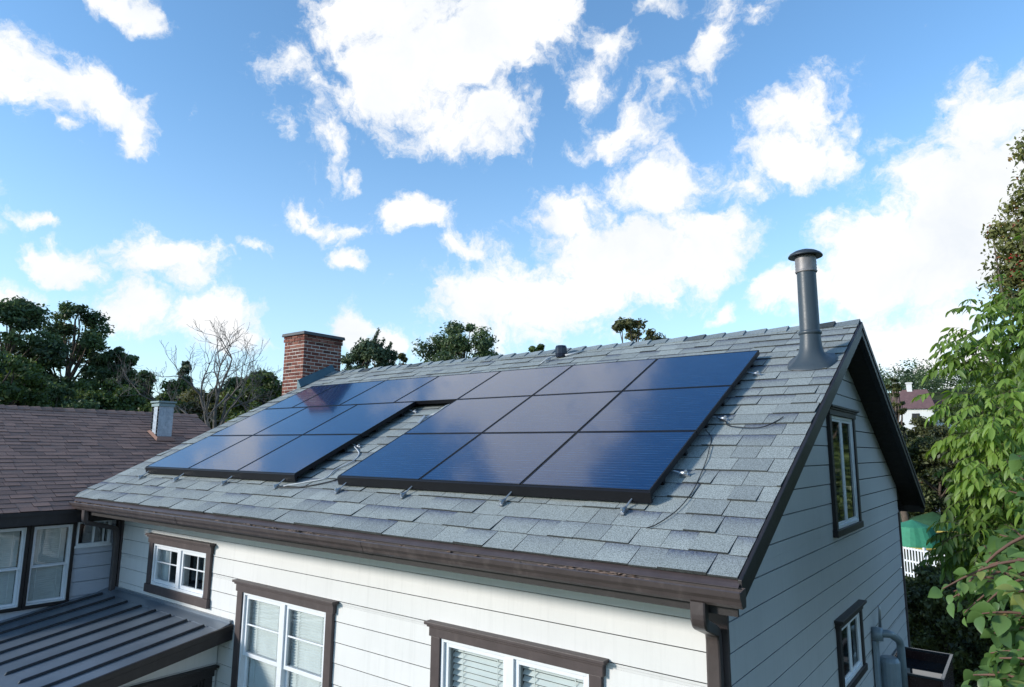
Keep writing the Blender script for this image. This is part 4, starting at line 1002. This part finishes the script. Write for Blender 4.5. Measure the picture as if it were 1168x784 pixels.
tree_px('broadleaf_tree', 'small bushy tree just left of the whitewashed stack', 'tree', 168, 424, 50, 66, 490, nclump=40, nleaf=12000, lsize=.15, mat='leaf_dark', group=GRP, seed=6, tonehi=.9)
tree_px('conifer_tree', 'grey green conifer behind the bare tree', 'conifer', 213, 412, 40, 70, 480, nclump=60, nleaf=11000, lsize=.14, mat='leaf_pine', group=GRP, seed=7, shape='cone')
tree_px('broadleaf_tree', 'olive bushy tree behind the foot of the bare tree', 'tree', 228, 448, 84, 52, 500, nclump=44, nleaf=15000, lsize=.13, mat='leaf_olive', group=GRP, seed=8)
tree_px('broadleaf_tree', 'leafy green tree immediately left of the brick chimney', 'tree', 298, 424, 66, 46, 495, nclump=50, nleaf=17000, lsize=.12, mat='leaf_mid', group=GRP, seed=9, tonehi=.55)
tree_px('broadleaf_tree', 'low olive tree between the bare tree and the chimney tree', 'tree', 264, 446, 50, 50, 495, nclump=36, nleaf=12000, lsize=.12, mat='leaf_olive', group=GRP, seed=10)
tree_px('broadleaf_tree', 'low dark tree right above the whitewashed stack', 'tree', 192, 452, 52, 50, 500, nclump=36, nleaf=11000, lsize=.12, mat='leaf_mid', group=GRP, seed=13, tonehi=.4)
tree_px('broadleaf_tree', 'low dark tree filling the space below the tall left pair', 'tree', 60, 442, 84, 52, 500, nclump=44, nleaf=16000, lsize=.14, mat='leaf_dark', group=GRP, seed=14)
tree_px('conifer_tree', 'spiky green conifer above the ridge right of the brick chimney', 'conifer', 424, 386, 72, 38, 470, nclump=60, nleaf=15000, lsize=.10, mat='leaf_pine', group=GRP, seed=11, shape='round', tonehi=.95)
tree_px('broadleaf_tree', 'round dark green tree above the middle of the ridge', 'tree', 530, 368, 108, 45, 470, nclump=70, nleaf=19000, lsize=.12, mat='leaf_dark', group=GRP, seed=12, clump=.30, tonehi=.9)
tree_px('broadleaf_tree', 'tiny yellow green treetop peeping over the ridge left of the black vent', 'tree', 612, 389, 30, 45, 440, nclump=20, nleaf=5000, lsize=.11, mat='leaf_mid', group=GRP, seed=15)
tree_px('broadleaf_tree', 'open olive treetop over the ridge between the black vent and the flue pipe', 'tree', 722, 363, 72, 30, 440, nclump=26, nleaf=6000, lsize=.09, mat='leaf_olive', group=GRP, seed=16, clump=.36)
tree_px('broadleaf_tree', 'small olive treetop beside the spiky conifer over the ridge', 'tree', 458, 400, 36, 42, 450, nclump=20, nleaf=6000, lsize=.10, mat='leaf_olive', group=GRP, seed=17)

tree_px('broadleaf_tree', 'green tree rising just right of the bare tree trunk', 'tree', 272, 432, 56, 58, 500, nclump=44, nleaf=14000, lsize=.14, mat='leaf_dark', group=GRP, seed=40, clump=.4)
tree_px('broadleaf_tree', 'green tree left of the bare tree trunk above the far end of the brown roof', 'tree', 205, 436, 64, 62, 500, nclump=44, nleaf=14000, lsize=.15, mat='leaf_mid', group=GRP, seed=41, clump=.4, tonehi=.5)
tree_px('broadleaf_tree', 'leafy tree between the slim round tree and the small bushy tree', 'tree', 152, 428, 44, 70, 495, nclump=40, nleaf=12000, lsize=.16, mat='leaf_mid', group=GRP, seed=42, clump=.4, tonehi=.5)
tree_px('broadleaf_tree', 'low green tree peeping between the chimney and its left neighbour tree', 'tree', 312, 440, 44, 60, 500, nclump=34, nleaf=10000, lsize=.14, mat='leaf_dark', group=GRP, seed=43, clump=.4)

# extra spiky shoots on the conifer
rng = np.random.default_rng(77)
p = at(432, 382, 38); cs = []; rs = []
for (a, b_, s_) in ((432, 377, 1), (438, 388, 1.2), (428, 392, 1.3), (446, 392, 1), (418, 398, 1.2), (405, 402, 1.1), (452, 403, .9)):
    q = at(a, b_, 38)
    for k in range(6): cs.append(q+np.array([-.06*k, -.04*k, -.18*k])*s_); rs.append([.10+.03*k, .10+.03*k, .16])
V, F, tn = leaves(np.array(cs), np.array(rs), 3200, .085, asp=.25, tone_c=rng.uniform(.2, .7, len(cs)))
con = [o for o in bpy.data.objects if o.name.startswith('conifer_tree') and 'spiky' in o.get('label', '')][0]
np_mesh('shoots', V, F, tn, M['leaf_pine'], con)

# bare tree
rng = np.random.default_rng(5)
bt_ = at(243, 500, 34); gz_ = GZ
bare = S(empty('bare_tree', (bt_[0], bt_[1], gz_)), 'leafless tree with pale forking branches left of the brick chimney', 'tree')
b = MB()
RGT = Vector(_r0); UPv = Vector((0, 0, 1)); FWD = Vector((-math.sin(YAW), math.cos(YAW), 0))
def grow(p, d, l, r, depth):
    pts = [p]; n = 5; q = p.copy(); dd = d.copy()
    for i in range(n):
        dd = (dd+Vector(rng.normal(0, .13, 3))+Vector((0, 0, .05))).normalized(); q = q+dd*l/n; pts.append(q)
    b.tube(pts, [max(.006, r*(1-.5*i/n)) for i in range(n+1)], 6 if depth < 3 else 4, cap=False)
    if depth >= 6: return
    for k in range(3 if depth < 3 else 2+int(rng.random() < .6)):
        i = rng.integers(2, n+1) if k else n
        nd = (dd+Vector(rng.normal(0, .52, 3))+Vector((0, 0, .10))).normalized()
        grow(pts[i], nd, l*rng.uniform(.58, .8), max(.006, r*.55), depth+1)
zz0 = Vector((bt_[0], bt_[1], gz_)); topz = at(243, 500, 34)[2]
grow_pt = Vector((bt_[0], bt_[1], topz+.1)); b.tube([zz0, zz0.lerp(grow_pt, .5), grow_pt], [.26, .20, .16], 8)
for (dx, dz, l, r) in ((-.28, 1, 2.0, .10), (.03, 1, 2.1, .10), (.22, 1, 2.1, .09), (-.75, .75, 2.1, .075), (.50, 1, 1.8, .07)):
    d = (RGT*dx+UPv*dz+FWD*float(rng.normal(0, .2))).normalized(); grow(grow_pt+RGT*dx*.35, d, l, r, 1)
b.build('trunk', M['bark_pale'], bare, smooth=True)

# right-hand distance
tree_px('conifer_tree', 'thin dark conifer close behind the gable on the right', 'conifer', 1018, 428, 20, 46, 520, nclump=50, nleaf=7000, lsize=.11, mat='leaf_hedge', group='trees beyond the gable', seed=20, shape='column')
tree_px('broadleaf_tree', 'rounded olive tree just below the white house', 'tree', 1052, 478, 56, 75, 545, nclump=50, nleaf=14000, lsize=.16, mat='leaf_olive', group='trees beyond the gable', seed=21, tonehi=.6)
tree_px('broadleaf_tree', 'big dark green tree beyond the gable above the green canvas', 'tree', 1066, 500, 96, 48, 590, nclump=90, nleaf=34000, lsize=.12, mat='leaf_hedge', group='trees beyond the gable', seed=22, clump=.27)
tree_px('broadleaf_tree', 'green tree right of the white house', 'tree', 1092, 452, 60, 90, 540, nclump=50, nleaf=14000, lsize=.2, mat='leaf_mid', group='trees beyond the gable', seed=23, tonehi=.5)
tree_px('broadleaf_tree', 'dark green tree behind the leaf sprays at the right edge', 'tree', 1140, 430, 90, 40, 600, nclump=80, nleaf=26000, lsize=.12, mat='leaf_mid', group='trees beyond the gable', seed=24, tonehi=.5, clump=.30)
tree_px('ivy_shrub', 'tall ivy covered shrub beside the rear corner of the gable wall', 'shrub', 1068, 640, 88, 19, 790, nclump=90, nleaf=42000, lsize=.055, mat='leaf_hedge', group='shrubs behind the house', seed=25, clump=.30, shape='column')
tree_px('ivy_shrub', 'dark shrub beneath the broad leaves at the right edge', 'shrub', 1135, 600, 90, 17, 800, nclump=80, nleaf=36000, lsize=.055, mat='leaf_hedge', group='shrubs behind the house', seed=26, clump=.30, shape='column')
tree_px('ivy_shrub', 'dark shrub right of the ivy covered one beneath the leaf sprays', 'shrub', 1105, 655, 60, 22, 780, nclump=70, nleaf=26000, lsize=.06, mat='leaf_hedge', group='shrubs behind the house', seed=27, clump=.30)
for i_, (x_, y_, h_) in enumerate(((7.5, 24, 9.5), (11.5, 30, 11), (6.0, 31, 10))):  # unseen trees added to reflect in the gable panes and darken the wall
    tree('broadleaf_tree', ['leafy tree beyond the near tree, outside the picture on the right', 'tallest tree outside the picture on the right', 'tree behind the right edge leaf sprays, farthest of its group'][i_], 'tree', (x_, y_, GZ), h_, 3.0, 1.2, 60, 15000, .16, 'leaf_mid', group='trees beyond the right edge', seed=60+i_)
# distant woods
rng = np.random.default_rng(31); cs = []; rs = []
for i in range(420):
    az = rng.uniform(-.45, .35); d = rng.uniform(165, 230); x, y = CAM[0]-d*math.sin(az), CAM[1]+d*math.cos(az); z = float(hill(np.float64(x), np.float64(y)))
    h = rng.uniform(3.5, 8); cs.append([x, y, z+h*.5]); rs.append([h*.42, h*.42, h*.6])
for i in range(500):
    az = rng.uniform(.35, 1.7); d = rng.uniform(110, 170); x, y = CAM[0]-d*math.sin(az), CAM[1]+d*math.cos(az); z = float(hill(np.float64(x), np.float64(y)))
    h = rng.uniform(5, 10); cs.append([x, y, z+h*.5]); rs.append([h*.42, h*.42, h*.6])
V, F, tn = leaves(np.array(cs), np.array(rs), 150000, .34, tone_c=rng.uniform(.1, .7, len(cs)))
S(np_mesh('distant_wood', V, F, tn, M['leaf_dark']), 'far wooded hillside behind all the houses', 'wood', kind='stuff')

# white house on the hill
hp_ = at(1044, 486, 120); hz_ = hp_[2]
wh_ = S(empty('white_house', tuple(hp_)), 'small white house with maroon roof and two chimneys on the distant hill', 'house')
ex = Vector(_r0); ey = Vector((-_r0[1], _r0[0], 0)); ex = (ex*math.cos(.45)-ey*math.sin(.45)); ey = Vector((-ex.y, ex.x, 0)); O = Vector(hp_)
Fh = (O, ex, ey, Vector((0, 0, 1)))
b = MB(); b.obox(Fh, (-3.2, -2, -4), (2.3, 3, 2.6)); b.build('wall', M['plaster'], wh_)
b = MB(); P = lambda u, v, n: O+ex*u+ey*v+Vector((0, 0, n))
b.face([P(-3.6, -2.4, 2.5), P(2.7, -2.4, 2.5), P(2.0, .5, 5.6), P(-2.2, .5, 5.6)]); b.face([P(-3.6, 3.4, 2.5), P(2.7, 3.4, 2.5), P(2.0, .5, 5.6), P(-2.2, .5, 5.6)]); b.face([P(-3.6, -2.4, 2.5), P(-3.6, 3.4, 2.5), P(-2.2, .5, 5.6)]); b.face([P(2.7, -2.4, 2.5), P(2.7, 3.4, 2.5), P(2, .5, 5.6)])
b.obox(Fh, (2.0, 1.2, 2.4), (6.5, 4, 4.0)); rfh = b.build('roof', M['maroon'], wh_)
for u in (-2.3, -.7):
    b = MB(); b.obox(Fh, (u, .2, 4.6), (u+.7, .9, 6.5)); b.obox(Fh, (u-.1, .1, 6.5), (u+.8, 1.0, 6.7)); b.build('chimney', M['plaster'], rfh)
b = MB(); b.obox(Fh, (-.5, -2.06, .6), (.5, -1.99, 1.8)); b.build('window', M['inside'], wh_)
b = MB(); b.obox(Fh, (2.0, 1.3, -4), (6.2, 3.9, 2.4)); b.build('annexe', M['plaster'], wh_)
hp_ = at(1048, 506, 80); O = Vector(hp_); Fh = (O, Vector(_r0), ey, Vector((0, 0, 1)))
sh = S(empty('shed', tuple(hp_)), 'low terracotta walled shed with pale metal roof beyond the gable', 'shed')
b = MB(); b.obox(Fh, (-2.6, 0, -4), (.9, 3, .1)); b.build('wall', M['redwall'], sh)
b = MB(); P = lambda u, v, n: O+Vector(_r0)*u+ey*v+Vector((0, 0, n)); b.hexa([P(-3, -.4, .1), P(1.6, -.4, .1), P(1.6, 3.2, .1), P(-3, 3.2, .1), P(-2.2, .9, .75), P(.6, .9, .75), P(.6, 2, .75), P(-2.2, 2, .75)]); b.build('roof', M['pale_roof'], sh)

# garden beyond: parasols, posts, fence
def parasol(px, pyt, wpx, dist, mat, label, n=8, droop=.38):
    top = at(px, pyt, dist); r = wpx/2/FPX*dist; root = S(empty('parasol', (top[0], top[1], GZ)), label, 'parasol', 'parasols beyond the garden')
    b = MB(); i0 = len(b.v); rings = [(.02, 0), (.35, -.12), (.7, -.25), (1, -droop), (1.0, -droop-.10)]
    for (f_, h_) in rings:
        for j in range(n*4):
            t = 2*math.pi*j/(n*4); sc = 1-.05*(1-abs(math.cos(n*t/2)))
            b.v.append((top[0]+r*f_*sc*math.cos(t), top[1]+r*f_*sc*math.sin(t), top[2]+h_*r)); b.b.append(0)
    for k in range(len(rings)-1):
        for j in range(n*4): b.f.append((i0+k*n*4+j, i0+k*n*4+(j+1) % (n*4), i0+(k+1)*n*4+(j+1) % (n*4), i0+(k+1)*n*4+j)); b.a.append(.5)
    b.build('canopy', M[mat], root)
    b = MB()
    for j in range(n*4):
        t = 2*math.pi*j/(n*4); t2 = 2*math.pi*(j+1)/(n*4); 
        b.tube([(top[0]+r*1.01*math.cos(t), top[1]+r*1.01*math.sin(t), top[2]-(droop+.1)*r), (top[0]+r*1.01*math.cos(t2), top[1]+r*1.01*math.sin(t2), top[2]-(droop+.1)*r)], .05, 5)
    b.build('trim', M['yellow'], root)
    b = MB(); b.tube([(top[0], top[1], GZ), tuple(top)], .035, 8); b.build('pole', M['steel'], root)
parasol(1040, 593, 48, 38, 'green_cloth', 'bright green canvas parasol beside the rear corner of the gable', droop=.9)
parasol(1064, 584, 56, 46, 'dgreen_cloth', 'wide dark green parasol with yellow edge behind the bright green one', droop=.45)
for px, lb in ((1079, 'left of the pair of white posts by the far road'), (1088, 'right of the pair of white posts by the far road')):
    p = at(px, 571, 64); b = MB(); b.box(p[0]-.22, p[0]+.22, p[1]-.22, p[1]+.22, GZ, p[2]); b.box(p[0]-.32, p[0]+.32, p[1]-.32, p[1]+.32, p[2], p[2]+.12)
    S(b.build('gate_post', M['plaster']), lb, 'post', 'white gate posts')
fa = at(1028, 636, 37); fb_ = at(1085, 640, 35)
fc = S(empty('garden_fence', (fa[0], fa[1], GZ)), 'white lattice garden fence below the green parasol', 'fence')
A = Vector((fa[0], fa[1], GZ)); B = Vector((fb_[0], fb_[1], GZ)); dv = (B-A).normalized(); nn = Vector((-dv.y, dv.x, 0)); ln_ = (B-A).length
for k in range(3):
    b = MB(); u = ln_*k/2; b.obox((A, dv, nn, Vector((0, 0, 1))), (u-.05, -.05, 0), (u+.05, .05, 1.45)); b.build('post', M['white'], fc)
b = MB()
for z_ in (.15, .7, 1.25): b.obox((A, dv, nn, Vector((0, 0, 1))), (0.05, -.02, z_), (ln_-.05, .02, z_+.08))
u = .15
while u < ln_: b.obox((A, dv, nn, Vector((0, 0, 1))), (u, -.035, .05), (u+.07, -.022, 1.35)); u += .17
b.build('pickets', M['white'], fc)

# ---------------- near tree with drooping compound leaves
def leaflet(L_, W_, n=4):
    """leaf blade along +y, drooping; returns verts (2*(n+1)+...) and quads"""
    V = []; Fq = []
    for i in range(n+1):
        t = i/n; w = W_*math.sin(math.pi*min(.999, t**.85+.02))**.8*(1 if t < .98 else .05); z = -.25*L_*t*t
        V += [(-w, t*L_, z+w*.35), (0, t*L_, z), (w, t*L_, z+w*.35)]
    for i in range(n):
        for j in range(2): Fq.append((3*i+j, 3*i+j+1, 3*i+j+4, 3*i+j+3))
    return np.array(V), np.array(Fq)
def rotm(d, roll, droop=None):
    """columns: x,y(dir),z"""
    y = d/np.linalg.norm(d); z = np.array([0, 0, 1.]); x = np.cross(y, z); nx = np.linalg.norm(x); x = x/nx if nx > 1e-3 else np.array([1., 0, 0]); z = np.cross(x, y)
    c, s = math.cos(roll), math.sin(roll); x2 = x*c+z*s; z2 = -x*s+z*c
    return np.stack([x2, y, z2], 1)
class LeafAcc:
    def __init__(s): s.V = []; s.F = []; s.T = []; s.n = 0
    def add(s, V, F, t): s.V.append(V); s.F.append(F+s.n); s.T.append(np.full(len(F), t)); s.n += len(V)
    def build(s, name, mat, parent): return np_mesh(name, np.vstack(s.V), np.vstack(s.F), np.concatenate(s.T), mat, parent, smooth=True)
rng = np.random.default_rng(42)
lv, lf = leaflet(1, .17, 4); bv, bf_ = leaflet(1, .34, 5)
acc_l = LeafAcc(); twig = MB()
def spray(p, d, size, tone, nl=9):
    """pinnate leaf: rachis with paired drooping leaflets"""
    d = d/np.linalg.norm(d); pts = [p]; q = p.copy(); dd = d.copy()
    for i in range(5): dd = dd+np.array([0, 0, -.16]); dd /= np.linalg.norm(dd); q = q+dd*size*.85/5*1.6; pts.append(q)
    twig.tube([tuple(a) for a in pts], [size*.014]*3+[size*.008]*3, 4, cap=False)
    for k in range(nl):
        f = .25+.75*k/(nl-1); i = min(4, int(f*5)); pp = pts[i]+(pts[i+1]-pts[i])*(f*5-i)
        ax = pts[i+1]-pts[i]; ax /= np.linalg.norm(ax); sd_ = np.cross(ax, [0, 0, 1.]); sd_ /= (np.linalg.norm(sd_)+1e-6)
        s_ = 1 if k % 2 else -1
        ld = ax*.55+sd_*s_*.75+np.array([0, 0, -.55])+rng.normal(0, .12, 3)
        if k == nl-1: ld = ax+np.array([0, 0, -.3])
        L_ = size*rng.uniform(.48, .72)*(1 if f > .4 else .8)
        Rm = rotm(ld, rng.normal(0, .5)); acc_l.add((lv*L_)@Rm.T+pp, lf, float(np.clip(tone+rng.normal(0, .17), 0, .93)))
near = S(empty('ash_tree', (4.6, 4.5, GZ)), 'near tree with bright drooping compound leaves along the right edge', 'tree')
trunk_top = np.array([3.9, 5.0, 4.0])
# clump centres: (px,py, radius px, distance, count, tone)
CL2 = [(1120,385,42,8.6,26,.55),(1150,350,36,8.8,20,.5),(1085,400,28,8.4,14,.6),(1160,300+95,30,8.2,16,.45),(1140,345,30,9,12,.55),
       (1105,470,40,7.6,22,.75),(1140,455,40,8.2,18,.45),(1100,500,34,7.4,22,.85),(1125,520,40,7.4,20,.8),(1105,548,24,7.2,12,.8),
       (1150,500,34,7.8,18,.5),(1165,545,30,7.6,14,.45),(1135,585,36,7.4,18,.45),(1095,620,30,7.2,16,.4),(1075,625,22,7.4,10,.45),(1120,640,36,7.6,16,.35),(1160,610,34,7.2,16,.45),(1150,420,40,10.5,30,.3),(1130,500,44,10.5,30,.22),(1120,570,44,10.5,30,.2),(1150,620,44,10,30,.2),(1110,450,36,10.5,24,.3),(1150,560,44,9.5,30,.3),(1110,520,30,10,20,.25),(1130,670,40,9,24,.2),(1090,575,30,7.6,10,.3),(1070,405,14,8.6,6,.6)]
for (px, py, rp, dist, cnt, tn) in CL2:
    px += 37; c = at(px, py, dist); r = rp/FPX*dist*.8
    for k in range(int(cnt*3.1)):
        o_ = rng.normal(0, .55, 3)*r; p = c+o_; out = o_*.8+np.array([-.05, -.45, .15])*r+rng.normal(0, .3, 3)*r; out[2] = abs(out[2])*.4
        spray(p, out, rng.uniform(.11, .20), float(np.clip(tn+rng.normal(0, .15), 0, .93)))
    root_p = trunk_top+rng.normal(0, .3, 3); root_p[2] = min(max(c[2]-.3, -1.5), 3.6); root_p[0] = 3.7; root_p[1] = 4.7
    mid = (c+root_p)/2+np.array([0, 0, .25]); twig.tube([tuple(root_p), tuple((root_p+mid)/2), tuple(mid), tuple((mid+c)/2), tuple(c)], [.035, .028, .02, .014, .006], 6, cap=False)
acc_l.build('foliage', M['leaf_lime'], near)
twig.build('branches', M['bark'], near, smooth=True)
b = MB(); b.tube([(4.3, 4.5, GZ), (4.15, 4.6, -2), (3.95, 4.65, 0), (3.8, 4.7, 2), (3.7, 4.75, 4.2)], [.22, .18, .15, .11, .05], 10); b.build('trunk', M['bark'], near, smooth=True)

# tall berry tree, upper right
rng = np.random.default_rng(8)
rw = S(empty('rowan_tree', (4.9, 9.5, GZ)), 'tall tree with brownish leaves and red berries at the upper right edge', 'tree')
CB = [(1168,165,12),(1164,178,8),(1168,225,14),(1155,238,11),(1140,262,12),(1132,268,8),(1150,285,16),(1165,262,20),(1162,305,24),(1145,320,16),(1170,330,30),(1185,280,40),(1190,200,26),(1205,240,40),(1150,345,18),(1200,320,50),(1175,295,20)]
cs = np.array([at(x, y, 14) for x, y, r in CB]); rs = np.array([[r/FPX*14]*3 for x, y, r in CB])
V, F, tn = leaves(cs, rs, 11000, .045, shell=.3, tone_c=rng.uniform(.25, .9, len(cs))); np_mesh('crown', V, F, tn, M['leaf_rowan'], rw)
b = MB(); tb = at(1215, 330, 14); limbs(b, (tb[0], tb[1], GZ), at(1205, 190, 14), .14, [c-np.array([0, 0, .05]) for c in cs]); b.build('trunk', M['bark'], rw, smooth=True)
b = MB()
for (x, y) in ((1154, 293), (1160, 311), (1157, 313), (1166, 300)):
    c = at(x, y, 13.7)
    for k in range(14): q = c+rng.normal(0, .045, 3); b.lathe(tuple(q), [(0, -.014), (.012, -.007), (.014, 0), (.012, .007), (0, .014)], 6)
b.build('berries', M['berry'], rw, smooth=True)

# near shrub with broad leaves, lower right
rng = np.random.default_rng(19); acc_b = LeafAcc(); tw = MB()
sb = S(empty('broadleaf_shrub', (3.4, 1.2, GZ)), 'near shrub with broad oval leaves and reddish stems in the lower right corner', 'shrub')
def sprig(p0, p1, n, size, tone):
    pts = [p0+(p1-p0)*t+np.array([0, 0, .10*math.sin(t*math.pi)*np.linalg.norm(p1-p0)]) for t in np.linspace(0, 1, 7)]
    tw.tube([tuple(a) for a in pts], [.010, .009, .008, .007, .006, .005, .003], 5, cap=False)
    for k in range(n):
        f = .15+.85*k/(n-1); i = min(5, int(f*6)); pp = pts[i]+(pts[i+1]-pts[i])*(f*6-i); ax = pts[i+1]-pts[i]; ax /= np.linalg.norm(ax)
        sd_ = np.cross(ax, [0, 0, 1.]); sd_ /= np.linalg.norm(sd_)+1e-6; s_ = 1 if k % 2 else -1
        ld = ax*rng.uniform(.2, .8)+sd_*s_*rng.uniform(.4, 1)+np.array([0, 0, rng.uniform(-.8, .25)]); L_ = size*rng.uniform(.65, 1.2)
        Rm = rotm(ld, rng.normal(0, .7)); t_ = tone+rng.normal(0, .14); t_ = 1.0 if rng.random() < .008 else float(np.clip(t_, 0, .92))
        acc_b.add((bv*L_)@Rm.T+pp+ld*.02, bf_, t_)
SP = [((1215,640,3.9),(1075,672,3.7),7,.12,.75),((1220,700,3.8),(1100,655,3.8),9,.13,.6),((1225,720,3.7),(1120,700,3.6),9,.14,.6),((1230,760,3.5),(1130,745,3.5),9,.13,.55),((1230,800,3.4),(1110,770,3.4),9,.12,.6),
      ((1230,840,3.3),(1120,790,3.3),9,.12,.7),((1230,660,4.2),(1140,610,4.2),9,.14,.6),((1225,600,4.4),(1150,560,4.4),8,.14,.65),((1225,690,3.6),(1150,670,3.5),9,.13,.7),((1240,560,4.4),(1160,520,4.4),8,.13,.6),
      ((1240,740,3.9),(1150,720,3.9),10,.13,.45),((1240,780,3.9),(1155,760,3.9),10,.12,.45),((1235,630,4.0),(1155,635,4.0),10,.13,.5),((1240,820,3.4),(1150,800,3.4),9,.12,.5)]
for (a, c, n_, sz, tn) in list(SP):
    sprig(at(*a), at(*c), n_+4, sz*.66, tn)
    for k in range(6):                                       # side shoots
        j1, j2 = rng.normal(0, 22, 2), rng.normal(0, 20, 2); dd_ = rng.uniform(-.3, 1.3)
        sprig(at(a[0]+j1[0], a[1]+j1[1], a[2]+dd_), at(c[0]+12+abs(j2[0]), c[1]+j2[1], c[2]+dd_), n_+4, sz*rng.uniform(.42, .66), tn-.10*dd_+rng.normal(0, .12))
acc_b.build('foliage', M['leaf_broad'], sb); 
for (a, c, n_, sz, tn) in SP:
    q = at(*a); tw.tube([(3.4, 1.2, GZ), (3.3, .9, -2.5+q[2]*.2), tuple(q)], [.03, .02, .010], 6, cap=False)
tw.build('stems', paint('reddish stem bark', (.16, .085, .06), .25, .8), sb, smooth=True)
